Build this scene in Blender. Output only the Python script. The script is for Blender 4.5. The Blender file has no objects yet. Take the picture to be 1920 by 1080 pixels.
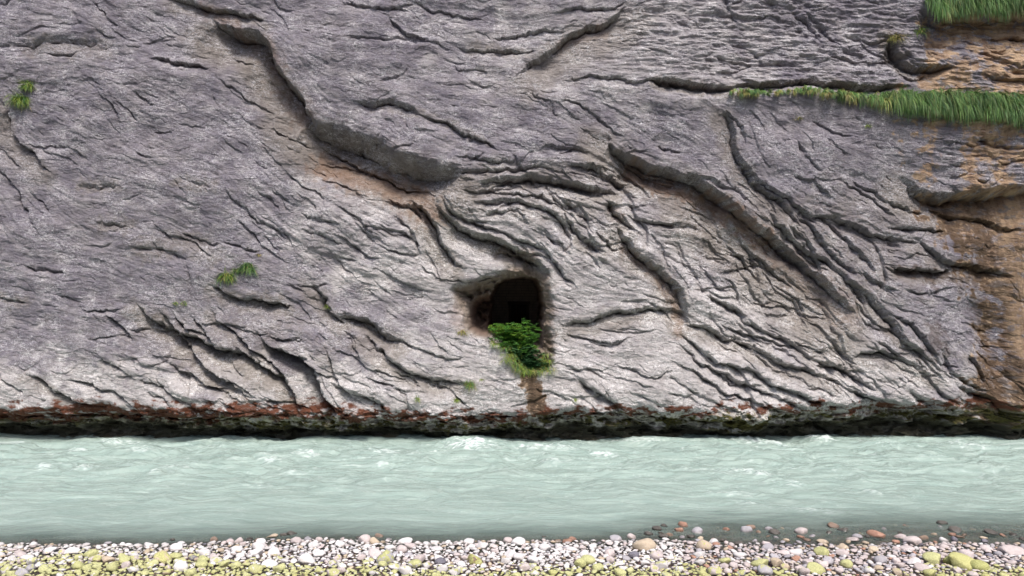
import bpy, bmesh, math, random
import numpy as np
from mathutils import Vector, Matrix

# ------------------------------------------------------------------ camera, sky, sun, exposure
SC = bpy.context.scene
COL = SC.collection
F = 1387.0            # focal length in photo pixels (1920 wide)
CAMZ = 3.5            # eye above the water, metres
D0 = 17.0             # distance of the rock face
cam_d = bpy.data.cameras.new('camera')
cam = bpy.data.objects.new('camera', cam_d); COL.objects.link(cam)
cam.location = (0, 0, CAMZ); cam.rotation_euler = (math.radians(90), 0, 0)
cam_d.sensor_width = 36.0; cam_d.lens = 36.0 * F / 1920.0
cam_d.clip_start = 0.1; cam_d.clip_end = 2000
SC.camera = cam

SUN_EL, SUN_AZ = 57.0, 163.0      # degrees; azimuth clockwise from +Y (180 = behind the camera)
w = bpy.data.worlds.new("World"); SC.world = w; w.use_nodes = True
nt = w.node_tree
bg = nt.nodes['Background']
sky = nt.nodes.new('ShaderNodeTexSky'); sky.sky_type = 'NISHITA'; sky.sun_disc = False
sky.sun_elevation = math.radians(SUN_EL); sky.sun_rotation = math.radians(SUN_AZ)
sky.air_density = 1.0; sky.dust_density = 3.0; sky.ozone_density = 1.0
nt.links.new(sky.outputs[0], bg.inputs[0]); bg.inputs[1].default_value = 0.10
sd = bpy.data.lights.new('sun', 'SUN'); sd.energy = 1.5; sd.angle = math.radians(14); sd.color = (1.0, 0.955, 0.89)
sun = bpy.data.objects.new('sun', sd); COL.objects.link(sun)
el, az = math.radians(SUN_EL), math.radians(SUN_AZ)
sdir = Vector((math.sin(az) * math.cos(el), math.cos(az) * math.cos(el), math.sin(el)))
sun.rotation_euler = sdir.to_track_quat('Z', 'Y').to_euler(); sun.location = (0, -5, 30)
SC.view_settings.view_transform = 'Standard'; SC.view_settings.look = 'None'
SC.view_settings.exposure = 1.35; SC.view_settings.gamma = 1.0
try:
    SC.view_settings.use_curve_mapping = False
    SC.cycles.max_bounces = 6; SC.cycles.transparent_max_bounces = 8
except Exception: pass

RNG = np.random.default_rng(7)
random.seed(7)

# ------------------------------------------------------------------ helpers
def px2w(px, py, d=D0):
    return ((px - 960.0) / F * d, d, CAMZ - (py - 540.0) / F * d)

def ground_hit(px, py, z=0.0):
    d = (CAMZ - z) * F / (py - 540.0)
    return (px - 960.0) / F * d, d

def hash2(ix, iy, seed):
    h = (ix.astype(np.int64) * 374761393 + iy.astype(np.int64) * 668265263 + seed * 1274126177) & 0xFFFFFFFF
    h = ((h ^ (h >> 13)) * 1274126177) & 0xFFFFFFFF
    h = (h ^ (h >> 16)) & 0xFFFFFFFF
    return h.astype(np.float64) / 4294967295.0

def perlin(x, y, seed=0):
    x0 = np.floor(x); y0 = np.floor(y); fx = x - x0; fy = y - y0
    u = fx * fx * fx * (fx * (fx * 6 - 15) + 10); v = fy * fy * fy * (fy * (fy * 6 - 15) + 10)
    def g(ix, iy, dx, dy):
        a = hash2(ix, iy, seed) * 6.2831853
        return np.cos(a) * dx + np.sin(a) * dy
    a = g(x0, y0, fx, fy); b = g(x0 + 1, y0, fx - 1, fy)
    c = g(x0, y0 + 1, fx, fy - 1); d = g(x0 + 1, y0 + 1, fx - 1, fy - 1)
    return ((a + (b - a) * u) + ((c + (d - c) * u) - (a + (b - a) * u)) * v) * 1.5

def fbm(x, y, seed=0, octaves=4, gain=0.5):
    s = 0; a = 1.0
    for o in range(octaves):
        s = s + a * perlin(x * 2 ** o + 17.3 * o, y * 2 ** o - 9.1 * o, seed + 31 * o); a *= gain
    return s

def sstep(a, b, x):
    t = np.clip((x - a) / (b - a), 0, 1); return t * t * (3 - 2 * t)

def mesh_np(name, verts, quads, smooth=True, tris=None):
    me = bpy.data.meshes.new(name)
    verts = np.asarray(verts, np.float32).reshape(-1, 3)
    me.vertices.add(len(verts)); me.vertices.foreach_set('co', verts.ravel())
    q = np.asarray(quads, np.int32) if quads is not None and len(quads) else np.zeros((0, 4), np.int32)
    t = np.asarray(tris, np.int32) if tris is not None and len(tris) else np.zeros((0, 3), np.int32)
    loops = np.concatenate([q.ravel(), t.ravel()])
    me.loops.add(len(loops)); me.loops.foreach_set('vertex_index', loops)
    n = len(q) + len(t); me.polygons.add(n)
    start = np.concatenate([np.arange(len(q)) * 4, len(q) * 4 + np.arange(len(t)) * 3]).astype(np.int32)
    me.polygons.foreach_set('loop_start', start)
    me.polygons.foreach_set('use_smooth', np.full(n, smooth, bool))
    me.update(calc_edges=True)
    return me

def fattr(me, name, arr):
    a = me.attributes.new(name, 'FLOAT', 'POINT'); a.data.foreach_set('value', np.asarray(arr, np.float32).ravel())

def cattr(me, name, arr):
    a = me.attributes.new(name, 'FLOAT_COLOR', 'POINT')
    arr = np.asarray(arr, np.float32).reshape(-1, 3)
    a.data.foreach_set('color', np.concatenate([arr, np.ones((len(arr), 1), np.float32)], 1).ravel())

def link(name, me, mat=None, parent=None):
    o = bpy.data.objects.new(name, me); COL.objects.link(o)
    if mat is not None and not me.materials: me.materials.append(mat)
    if parent is not None: o.parent = parent
    return o

def empty(name, loc):
    o = bpy.data.objects.new(name, None); COL.objects.link(o); o.location = loc; o.empty_display_size = 0.1
    return o

def tag(o, label=None, cat=None, group=None, kind=None):
    if label: o['label'] = label
    if cat: o['category'] = cat
    if group: o['group'] = group
    if kind: o['kind'] = kind
    return o

class NB:
    """small node builder"""
    def __init__(s, name):
        s.m = bpy.data.materials.new(name); s.m.use_nodes = True
        s.t = s.m.node_tree; s.p = s.t.nodes['Principled BSDF']; s.out = s.t.nodes['Material Output']
    def n(s, typ, **kw):
        x = s.t.nodes.new(typ)
        for k, v in kw.items(): setattr(x, k, v)
        return x
    def l(s, a, b): s.t.links.new(a, b)
    def coord(s): 
        return s.n('ShaderNodeTexCoord').outputs['Object']
    def mapping(s, vec, sc=(1, 1, 1), rot=(0, 0, 0)):
        m = s.n('ShaderNodeMapping'); m.inputs['Scale'].default_value = sc; m.inputs['Rotation'].default_value = rot
        s.l(vec, m.inputs['Vector']); return m.outputs[0]
    def noise(s, vec, scale, detail=4, rough=0.5, dist=0.0, out='Fac'):
        x = s.n('ShaderNodeTexNoise'); x.inputs['Scale'].default_value = scale; x.inputs['Detail'].default_value = detail
        x.inputs['Roughness'].default_value = rough; x.inputs['Distortion'].default_value = dist
        s.l(vec, x.inputs['Vector']); return x.outputs[out]
    def ramp(s, fac, stops):
        r = s.n('ShaderNodeValToRGB'); e = r.color_ramp.elements
        while len(e) < len(stops): e.new(0.5)
        for k, (p, c) in enumerate(stops):
            e[k].position = p; e[k].color = (c[0], c[1], c[2], 1) if isinstance(c, (tuple, list)) else (c, c, c, 1)
        s.l(fac, r.inputs['Fac']); return r.outputs['Color']
    def attr(s, name, out='Fac'):
        a = s.n('ShaderNodeAttribute'); a.attribute_name = name; return a.outputs[out]
    def mix(s, f, a, b, blend='MIX'):
        x = s.n('ShaderNodeMix', data_type='RGBA', blend_type=blend)
        for sock, v in ((x.inputs[0], f), (x.inputs[6], a), (x.inputs[7], b)):
            if isinstance(v, (int, float)): sock.default_value = v if sock == x.inputs[0] else (v, v, v, 1)
            elif isinstance(v, (tuple, list)): sock.default_value = (v[0], v[1], v[2], 1)
            else: s.l(v, sock)
        return x.outputs[2]
    def math(s, op, a, b=0.0, c=None):
        x = s.n('ShaderNodeMath', operation=op)
        for k, v in enumerate((a, b) if c is None else (a, b, c)):
            if isinstance(v, (int, float)): x.inputs[k].default_value = v
            else: s.l(v, x.inputs[k])
        return x.outputs[0]
    def bump(s, h, strength=0.5, dist=0.02, normal=None):
        b = s.n('ShaderNodeBump'); b.inputs['Strength'].default_value = strength; b.inputs['Distance'].default_value = dist
        s.l(h, b.inputs['Height'])
        if normal is not None: s.l(normal, b.inputs['Normal'])
        return b.outputs[0]

# ------------------------------------------------------------------ the rock face
# edges traced as they stand on the wall: the recess lies on the right-hand side of travel (below a left-to-right edge)
# each: depth m, width of the tilted underside, width of the recess, points
E = []
def e(d, fw, w, *p): E.append((d * (.62 if d < .15 else .8 if d < .3 else .95), fw * (.60 if fw < 27 else 1), w * (1.35 if .2 <= d < .6 else 1), np.array(p, float).reshape(-1, 2)))
# upper left, big overhang
e(.22, 5, 26, 323,-4, 350,3, 373,8, 420,19, 459,29, 498,37)
e(.66, 14, 120, 400,38, 432,54, 486,64, 505,80, 511,113, 531,144, 556,171, 572,206, 580,228)
e(.85, 27, 150, 574,215, 590,236, 640,247, 695,269, 738,289, 782,306, 815,316, 862,324)
e(.18, 4, 26, 588,268, 633,290, 671,307, 702,324, 738,342, 790,358)
e(.22, 6, 40, 10,205, 14,237, 31,264, 62,288, 78,307, 91,318)
e(.07, 4, 18, 50,272, 82,276, 128,272, 148,284, 167,303)
e(.06, 4, 18, 70,276, 89,288, 103,299)
e(.09, 4, 20, -10,272, 16,294, 31,311)
e(.12, 5, 26, -8,312, 16,342, 35,362, 43,389, 58,414, 78,437)
e(.08, 4, 18, 62,369, 78,377, 93,400)
e(.07, 4, 14, 93,104, 120,104, 148,99)
e(.10, 14, 40, -10,80, 60,82, 130,72, 215,88)
e(.05, 3, 12, 0,86, 20,84)
e(.16, 5, 22, 288,110, 330,114, 385,124)
e(.06, 4, 16, 179,8, 198,23, 206,39, 222,49)
e(.08, 4, 26, 187,171, 218,194, 222,232)
e(.06, 4, 18, 225,187, 249,210, 255,230)
e(.07, 4, 18, 253,175, 272,187, 292,194)
e(.06, 3, 12, 284,244, 329,246)
e(.06, 3, 14, 181,59, 220,76)
e(.09, 4, 18, 408,146, 432,161, 463,183, 505,208)
e(.07, 4, 14, 428,99, 451,113, 467,115)
e(.08, 4, 16, 505,239, 544,257, 575,272)
e(.08, 4, 18, 533,319, 564,346, 599,367, 610,385)
e(.08, 4, 18, 484,360, 505,375, 521,393)
e(.07, 4, 16, 509,358, 544,379)
e(.10, 5, 24, 422,348, 443,377, 463,397, 486,412, 517,427, 537,439, 548,462)
e(.09, 12, 26, 144,342, 183,350, 222,349)
e(.07, 4, 16, 257,287, 270,295, 285,298)
e(.06, 6, 20, 335,330, 370,345, 400,350)
# upper middle
e(.09, 4, 20, 776,2, 815,19, 862,27, 908,35)
e(.15, 5, 26, 729,31, 753,56, 776,66, 799,70)
e(.07, 5, 14, 640,70, 710,72, 807,74, 842,89)
e(.11, 4, 18, 924,68, 959,64, 990,58, 1021,56, 1060,60)
e(.12, 4, 18, 1040,21, 1075,16, 1122,17, 1149,17, 1171,6)
e(.26, 8, 70, 974,136, 990,122, 1009,106, 1033,93, 1048,85, 1068,70, 1083,58, 1107,51, 1126,47, 1149,35, 1169,17)
e(.12, 5, 20, 850,84, 889,93, 928,93, 982,93, 1005,91)
e(.10, 5, 24, 640,2, 700,14, 760,18)
e(.12, 4, 22, 1060,148, 1099,142, 1130,146, 1157,150, 1184,152, 1219,148, 1250,156, 1280,156)
e(.34, 9, 20, 1225,150, 1280,154, 1303,160, 1340,160, 1375,166)
e(.28, 9, 16, 1370,164, 1400,160, 1450,158, 1494,150, 1530,152, 1570,158, 1640,161, 1700,160)
e(.20, 11, 26, 667,190, 702,194, 737,190, 768,200, 788,214)
e(.15, 5, 26, 795,220, 842,232, 873,248, 900,259, 930,278)
e(.06, 4, 14, 760,215, 768,240)
e(.09, 4, 13, 854,296, 912,298, 963,300)
e(.16, 9, 20, 862,322, 912,318, 970,312, 1013,307)
e(.20, 8, 24, 1068,309, 1107,311, 1142,327, 1173,346, 1182,368)
e(.12, 4, 14, 1100,307, 1150,316, 1180,332, 1200,346)
e(.34, 14, 26, 904,342, 928,334, 990,330, 1029,337, 1068,344, 1126,352, 1160,362)
e(.12, 4, 14, 912,366, 970,363, 1013,367, 1048,383, 1072,400, 1091,418)
e(.20, 8, 18, 889,380, 936,376, 990,378, 1029,392, 1052,412, 1075,440)
e(.12, 5, 18, 912,397, 951,391, 978,398, 994,418)
e(.08, 3, 10, 873,409, 924,411)
e(.14, 6, 18, 1022,348, 1040,372, 1060,384, 1085,388)
e(.14, 6, 20, 1072,382, 1095,400, 1112,418)
e(.06, 4, 16, 1000,170, 1030,190, 1045,215)
e(.09, 4, 18, 1045,190, 1080,190, 1112,210, 1150,245, 1168,258)
e(.10, 5, 16, 1235,272, 1262,278, 1280,286)
e(.06, 4, 16, 850,120, 880,130, 920,133)
e(.06, 4, 16, 880,148, 900,160, 930,165)
# second overhang and the long ribs to its right
e(.62, 13, 110, 1145,264, 1152,278, 1177,290, 1223,308, 1262,320, 1300,330, 1340,350, 1380,382)
e(.48, 11, 140, 1330,352, 1362,372, 1397,400, 1428,423, 1459,451, 1482,470, 1517,497, 1552,528, 1575,556, 1600,590)
e(.12, 6, 18, 1290,322, 1340,334, 1390,360, 1430,392)
e(.28, 9, 40, 1358,210, 1377,233, 1381,282, 1397,315, 1416,342, 1447,365, 1482,389, 1504,415)
e(.26, 10, 40, 1447,400, 1474,431, 1498,451, 1529,474, 1560,489, 1591,517, 1610,532, 1626,567, 1628,590)
e(.16, 6, 24, 1400,318, 1440,350, 1480,372, 1510,395, 1540,420)
e(.18, 6, 26, 1498,400, 1529,423, 1552,458, 1579,493, 1603,509)
e(.26, 9, 34, 1610,532, 1645,567, 1661,594, 1680,618, 1700,641, 1731,664, 1754,688)
e(.18, 6, 20, 1669,591, 1700,602, 1723,626, 1747,653, 1754,672)
e(.15, 6, 24, 1548,408, 1583,439, 1603,462, 1630,489, 1638,509)
e(.20, 8, 28, 1500,395, 1564,408, 1610,423, 1638,439, 1673,443, 1704,451, 1723,453)
e(.16, 6, 22, 1677,423, 1715,423, 1750,427, 1782,431)
e(.30, 5, 30, 1680,500, 1715,505, 1754,506, 1787,502)
e(.26, 8, 40, 1727,451, 1766,478, 1789,493, 1832,495, 1863,503, 1902,517)
e(.14, 5, 20, 1583,342, 1610,350, 1649,373, 1684,404)
e(.14, 5, 20, 1603,338, 1638,354, 1673,373, 1700,389, 1747,400)
e(.12, 5, 20, 1490,330, 1530,340, 1560,372)
e(.07, 4, 18, 1494,268, 1513,292, 1540,320)
e(.60, 22, 110, 1708,338, 1731,358, 1766,366, 1805,362, 1863,360, 1920,352, 2010,340)
e(.20, 8, 40, 1760,388, 1800,400, 1850,408, 1890,425, 1930,430)
e(.08, 3, 10, 1743,259, 1785,268, 1863,274, 1940,282)
e(.08, 3, 10, 1868,302, 1925,304)
e(.13, 4, 12, 1828,336, 1842,342, 1852,334)
e(.06, 3, 10, 1826,256, 1850,272, 1870,270)
e(.34, 10, 30, 1677,66, 1692,93, 1708,120, 1747,127, 1785,130)
e(.10, 4, 12, 1690,136, 1712,148, 1740,140)
e(.14, 4, 26, 1900,70, 1930,78)
e(.09, 4, 14, 1490,23, 1517,43, 1537,62, 1544,82)
e(.12, 5, 18, 1350,113, 1377,113, 1408,122)
e(.12, 6, 18, 1585,92, 1610,95, 1630,99)
e(.08, 4, 14, 1400,32, 1440,30, 1475,36)
e(.09, 4, 22, 1530,230, 1560,245, 1600,255)
e(.10, 4, 18, 1360,205, 1390,240, 1400,270)
# lower right bands
e(.26, 9, 30, 1288,606, 1323,614, 1358,630, 1397,646, 1436,661, 1474,685, 1513,692, 1560,712)
e(.20, 8, 26, 1325,556, 1366,571, 1385,583, 1397,602, 1436,620, 1474,630, 1513,666, 1552,682, 1591,700, 1612,728)
e(.26, 6, 26, 1280,625, 1303,650, 1331,666, 1366,682, 1408,693, 1447,721, 1494,736, 1533,752, 1575,762)
e(.22, 6, 24, 1272,645, 1307,678, 1350,693, 1389,721, 1436,732, 1482,756, 1521,773)
e(.20, 5, 24, 1270,680, 1319,709, 1358,732, 1408,748, 1455,767, 1498,777)
e(.12, 5, 18, 1250,700, 1300,735, 1345,752, 1390,775)
e(.14, 5, 18, 1400,655, 1450,690, 1500,712, 1555,740)
e(.14, 5, 16, 1380,600, 1420,640, 1470,655, 1510,690)
e(.22, 9, 30, 1590,668, 1618,660, 1650,656, 1669,668, 1700,680, 1731,695, 1754,706)
e(.16, 5, 20, 1642,633, 1669,657, 1700,676)
e(.16, 6, 24, 1762,664, 1785,695, 1817,719, 1844,732)
e(.16, 6, 26, 1820,668, 1840,692, 1850,715)
e(.18, 5, 22, 1521,680, 1568,688, 1599,707, 1634,727)
e(.12, 6, 26, 1552,570, 1560,606, 1572,641, 1577,676)
e(.30, 9, 40, 1590,728, 1640,742, 1690,760, 1740,768, 1800,778)
e(.26, 9, 50, 1800,722, 1850,745, 1880,765, 1930,775)
e(.12, 5, 20, 1436,588, 1480,592)
e(.10, 4, 18, 1508,566, 1530,580, 1553,588)
e(.10, 5, 16, 1700,545, 1740,548, 1790,540)
# centre
e(.34, 16, 40, 640,590, 671,594, 698,610, 726,629, 753,638)
e(.14, 5, 24, 740,634, 784,652, 815,660, 842,670, 868,668)
e(.26, 9, 30, 679,633, 710,653, 745,676, 776,695, 807,707, 842,711, 880,714)
e(.22, 9, 30, 625,712, 663,732, 698,742, 726,750, 737,776)
e(.10, 4, 20, 652,633, 675,664)
e(.14, 5, 22, 741,400, 768,431, 784,451, 785,474)
e(.10, 4, 18, 660,405, 695,424, 728,434, 768,438, 786,458)
e(.10, 4, 16, 714,458, 749,472, 786,473)
e(.36, 10, 40, 775,378, 800,402, 818,430, 830,455, 842,478, 860,498)
e(.40, 14, 36, 820,385, 840,402, 860,423, 889,438, 920,443, 951,460, 982,476, 1010,493, 1033,515)
e(.18, 5, 16, 828,372, 850,396, 880,410, 930,428, 960,440)
e(.20, 6, 22, 950,436, 990,455, 1025,474, 1052,500, 1079,534)
e(.24, 7, 22, 1056,396, 1079,423, 1099,451, 1133,470)
e(.08, 4, 16, 1033,449, 1056,454, 1072,472)
e(.12, 4, 16, 1118,434, 1140,448, 1152,468, 1175,466)
e(.36, 12, 45, 1160,430, 1180,456, 1200,476, 1222,492, 1246,510, 1264,530, 1280,558, 1288,605)
e(.24, 8, 24, 1145,374, 1155,398, 1175,418, 1192,430)
e(.26, 10, 34, 1060,607, 1099,601, 1145,588, 1184,579, 1223,574, 1262,580, 1285,590)
e(.13, 4, 18, 1064,622, 1107,637, 1145,641, 1184,633)
e(.12, 4, 18, 1157,684, 1192,699, 1223,703, 1250,692)
e(.28, 7, 28, 1084,710, 1126,734, 1153,754, 1177,777, 1195,790)
e(.20, 6, 26, 935,476, 970,478, 1002,488, 1029,508)
e(.10, 3, 10, 838,522, 889,524, 940,514)
e(.10, 4, 12, 850,548, 889,544, 925,530)
e(.14, 5, 20, 1180,300, 1200,318, 1240,330)
e(.12, 6, 26, 1195,405, 1240,415, 1290,420, 1322,430)
e(.10, 5, 20, 600,335, 640,350, 690,370)
e(.18, 6, 24, 730,372, 775,388, 790,415)
e(.12, 5, 20, 640,388, 680,410, 700,440)
e(.10, 5, 20, 565,400, 600,412, 640,420)
e(.12, 5, 24, 745,690, 775,705, 790,730)
e(.08, 4, 14, 900,560, 850,562) 
# left
e(.28, 5, 26, 400,538, 416,550, 447,557, 486,566, 520,569, 545,575)
e(.12, 4, 14, 163,581, 202,581, 228,572)
e(.18, 6, 20, 206,590, 225,610, 245,633)
e(.07, 3, 10, 167,631, 202,635, 249,632)
e(.12, 5, 16, 241,620, 264,614, 307,618)
e(.34, 9, 34, 262,575, 288,602, 319,618, 342,641, 373,672, 404,692, 435,711, 474,736)
e(.46, 12, 36, 307,590, 330,618, 365,633, 404,649, 439,657, 467,664, 498,690, 533,705, 556,730, 571,755)
e(.16, 5, 18, 330,594, 350,614, 389,629)
e(.18, 6, 20, 362,596, 385,618, 404,641)
e(.22, 6, 24, 400,587, 420,610, 447,626, 474,653, 505,672, 544,707, 564,738)
e(.50, 14, 44, 498,635, 521,651, 556,666, 583,686, 607,721, 622,748, 640,772)
e(.12, 4, 14, 505,626, 544,633, 573,637)
e(.18, 5, 18, 505,645, 544,660, 583,672)
e(.24, 10, 36, 588,530, 603,548, 614,563, 622,583, 650,606)
e(.09, 4, 14, 556,532, 610,534)
e(.12, 8, 24, 253,464, 295,466, 330,474, 350,487)
e(.11, 5, 20, 292,431, 330,443, 365,458, 397,480)
e(.11, 5, 18, 342,435, 373,452, 408,456)
e(.10, 4, 16, 416,449, 447,464, 480,471)
e(.11, 4, 16, 447,417, 474,437, 488,462)
e(.08, 4, 16, 564,431, 603,439, 642,458)
e(.07, 3, 12, 352,500, 362,532, 359,558)
e(.12, 6, 14, 54,499, 85,503, 119,508)
e(.10, 5, 14, -10,554, 47,567)
e(.12, 5, 18, 194,672, 218,680, 236,694)
e(.22, 6, 20, 70,699, 97,715, 117,727, 148,746, 175,752, 210,758)
e(.16, 5, 18, 144,711, 187,717, 222,730, 241,742, 260,760)
e(.12, 4, 14, 272,711, 311,719, 334,734, 352,752)
e(.09, 4, 12, 288,730, 311,738, 329,749)
e(.13, 5, 16, 350,699, 381,719, 416,723, 443,742, 465,748)
e(.10, 4, 14, 435,703, 466,722, 490,735)
e(.08, 8, 20, 180,412, 210,414, 236,424)
e(.10, 4, 18, 20,700, 45,715, 58,735)
e(.07, 4, 16, 110,545, 130,560, 160,570)
e(.12, 4, 20, 800,708, 850,730, 880,755)
e(.08, 4, 14, 690,705, 740,716, 768,735, 772,770)
# foot of the wall: broken lip above the undercut
e(.22, 7, 60, -150,772, 0,770, 60,778, 130,772, 210,780, 300,778, 400,786, 470,776, 540,770)
e(.16, 6, 50, 640,778, 700,786, 760,792, 830,786, 900,775, 975,776)
e(.26, 6, 50, 1010,776, 1070,780, 1110,768, 1160,774)
e(.18, 5, 40, 1170,790, 1230,776, 1300,788, 1400,782, 1480,776)

def resample(p, step=2.0, jit=0.0, rng=None):
    seg = np.hypot(*np.diff(p, axis=0).T); L = np.concatenate([[0], np.cumsum(seg)])
    n = max(3, int(L[-1] / step)); t = np.linspace(0, L[-1], n)
    # Catmull-like smoothing by interpolating then light averaging
    q = np.stack([np.interp(t, L, p[:, 0]), np.interp(t, L, p[:, 1])], 1)
    for _ in range(2):
        q[1:-1] = (q[:-2] + q[1:-1] * 2 + q[2:]) / 4
    return q, t / L[-1], L[-1]

xs = np.concatenate([np.linspace(-1100, -125, 80)[:-1], np.arange(-125, 2045, 1.5), np.linspace(2045, 3000, 80)[1:]])
ys = np.concatenate([np.linspace(-760, -125, 60)[:-1], np.arange(-125, 842, 1.5), np.linspace(842, 900, 12)[1:]])
NX, NY = len(xs), len(ys)
PX, PY = np.meshgrid(xs, ys)
# domain warp makes every traced edge ragged
WU = PX + 5.0 * fbm(PX / 55, PY / 55, 11, 3) + 1.6 * fbm(PX / 11, PY / 11, 12, 2)
WV = PY + 5.0 * fbm(PX / 55, PY / 55, 13, 3) + 1.8 * fbm(PX / 13, PY / 9, 14, 2)
DEP = np.zeros((NY, NX))           # metres into the wall

SLN = perlin(PX / 16, PY / 16, 15)
def carve(pts, d, fw, wd, lip=True, jitter=True, seed=0):
    q, t, L = resample(pts)
    tang = np.gradient(q, axis=0); tang /= (np.hypot(tang[:, 0], tang[:, 1])[:, None] + 1e-9)
    nrm = np.stack([-tang[:, 1], tang[:, 0]], 1)
    if jitter and L > 30:
        s = t * L
        j = 2.2 * perlin(s / 22, s * 0 + seed * 1.7, 5) + 1.4 * np.round(1.2 * perlin(s / 9, s * 0 + seed * 3.1, 6))
        q = q + nrm * j[:, None]
    taper = np.minimum(1, np.minimum(t / 0.22 + .02, (1 - t) / 0.22 + .02)); taper = np.sqrt(taper)
    m = wd * 1.1 + 8
    i0 = max(0, np.searchsorted(xs, q[:, 0].min() - m)); i1 = min(NX, np.searchsorted(xs, q[:, 0].max() + m))
    j0 = max(0, np.searchsorted(ys, q[:, 1].min() - m)); j1 = min(NY, np.searchsorted(ys, q[:, 1].max() + m))
    if i1 - i0 < 2 or j1 - j0 < 2: return
    U = WU[j0:j1, i0:i1]; V = WV[j0:j1, i0:i1]
    best = np.full(U.shape, 1e9); s = np.zeros(U.shape); al = np.zeros(U.shape); tp = np.zeros(U.shape)
    for k in range(len(q)):
        dx = U - q[k, 0]; dy = V - q[k, 1]; dd = dx * dx + dy * dy
        msk = dd < best
        best[msk] = dd[msk]
        s[msk] = (dx * nrm[k, 0] + dy * nrm[k, 1])[msk]
        al[msk] = (dx * tang[k, 0] + dy * tang[k, 1])[msk] if k in (0, len(q) - 1) else 0; tp[msk] = taper[k]
    dist = np.sqrt(best); s = np.where(al != 0, s, np.where(s >= 0, 1, -1) * dist)
    endf = 1 - sstep(1, 8 + 0.10 * wd, np.abs(al))      # fade beyond the ends
    ch = q[-1] - q[0]; ch2 = ch @ ch + 1e-9
    tl = np.clip(((U - q[0, 0]) * ch[0] + (V - q[0, 1]) * ch[1]) / ch2, 0, 1)
    tp = np.sqrt(np.clip(np.minimum(tl / .22 + .02, (1 - tl) / .22 + .02), 0, 1))
    wl = wd * (0.35 + 0.65 * tp); fl = fw * (0.3 + 0.7 * tp)
    f = sstep(-0.6, 1.0, s / np.maximum(fl, 1)) * np.clip(1 - np.maximum(s - fl, 0) / np.maximum(wl - fl, 4), 0, 1) ** 1.6
    f = np.where(s < -fl * .6, 0, f)
    lipv = -0.05 * np.exp(-((s + fl * .6 + 3) / (3 + wd * .20)) ** 2) if lip else 0
    slot = np.exp(-((s - fl * .8 - .6) / 1.25) ** 2) * np.clip(.55 + 1.3 * SLN[j0:j1, i0:i1], 0, 1.3) * min(.12, .026 + d * .42) * (1 if jitter else .45)
    DEP[j0:j1, i0:i1] += tp * endf * (d * (f + lipv) + slot)

# flow of the bedding, interpolated from the traced edges
tp_, tt_ = [], []
for d, fw, wd, p in E:
    q, t, L = resample(p, 14.0)
    tg = np.gradient(q, axis=0); tg /= np.hypot(tg[:, 0], tg[:, 1])[:, None] + 1e-9
    tp_.append(q); tt_.append(tg * (1 if tg[:, 0].mean() > 0 else -1))
for gx, gy, ax, ay in ((1400,60,1,.12),(1550,110,1,.05),(1300,80,1,.1),(1650,60,1,.0),(1830,100,1,.1),(1830,220,1,.1),(700,120,1,.08),(600,40,1,.1),(850,180,1,.15),
                       (100,150,1,.05),(100,620,1,.2),(60,470,1,.1),(250,520,1,.25),(950,720,1,.3),(1100,560,1,.1),(900,500,1,.2),(700,520,1,.4),(1350,500,1,.3),(1750,580,1,.15)):
    tp_.append(np.array([[gx, gy]] * 4, float)); v = np.array([[ax, ay]] * 4, float); tt_.append(v / np.hypot(ax, ay))
TP = np.concatenate(tp_); TT = np.concatenate(tt_)
cgx = np.arange(-240, 2170, 24.0); cgy = np.arange(-240, 960, 24.0)
CX, CY = np.meshgrid(cgx, cgy)
W = 1.0 / (((CX[..., None] - TP[:, 0]) ** 2 + (CY[..., None] - TP[:, 1]) ** 2) + 250.0) ** 1.6
FX = (W * TT[:, 0]).sum(-1); FY = (W * TT[:, 1]).sum(-1); nn = np.hypot(FX, FY); FX /= nn; FY /= nn
def bil(A, x, y, gx0, gy0, st):
    u = np.clip((x - gx0) / st, 0, A.shape[1] - 1.001); v = np.clip((y - gy0) / st, 0, A.shape[0] - 1.001)
    i = u.astype(int); j = v.astype(int); a = u - i; b = v - j
    return (A[j, i] * (1 - a) + A[j, i + 1] * a) * (1 - b) + (A[j + 1, i] * (1 - a) + A[j + 1, i + 1] * a) * b
def flow(x, y):
    return bil(FX, x, y, -240, -240, 24.0), bil(FY, x, y, -240, -240, 24.0)
# line-convolved noise: streaks that follow the bedding
lx = np.arange(-200, 2120, 1.6); ly = np.arange(-200, 900, 1.6)
LX, LY = np.meshgrid(lx, ly)
def lic(base, n, step):
    acc = base.copy(); cnt = 1
    for sg in (1, -1):
        x = LX.copy(); y = LY.copy()
        for k in range(n):
            fx, fy = VX[np.clip(((y + 200) / 1.6).astype(int), 0, len(ly) - 1), np.clip(((x + 200) / 1.6).astype(int), 0, len(lx) - 1)], \
                     VY[np.clip(((y + 200) / 1.6).astype(int), 0, len(ly) - 1), np.clip(((x + 200) / 1.6).astype(int), 0, len(lx) - 1)]
            x += sg * step * fx; y += sg * step * fy
            acc += base[np.clip(((y + 200) / 1.6).astype(int), 0, len(ly) - 1), np.clip(((x + 200) / 1.6).astype(int), 0, len(lx) - 1)]
            cnt += 1
    return acc / cnt
VX, VY = flow(LX, LY)
wv = 0.35 * fbm(LX / 60, LY / 60, 41, 3)          # wander
VX, VY = VX * np.cos(wv) - VY * np.sin(wv), VX * np.sin(wv) + VY * np.cos(wv)
S1 = lic(perlin(LX / 4.5, LY / 4.5, 21), 10, 2.5); S1 /= S1.std()
S2 = lic(perlin(LX / 11, LY / 11, 22), 14, 5.0); S2 /= S2.std()
S3 = lic(perlin(LX / 28, LY / 28, 23), 14, 9.0); S3 /= S3.std()
def samp(A): return bil(A, PX, PY, -200, -200, 1.6)
S1, S2, S3 = samp(S1), samp(S2), samp(S3)

for k, (d, fw, wd, p) in enumerate(E): carve(p, d, fw, wd, seed=k)

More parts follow.
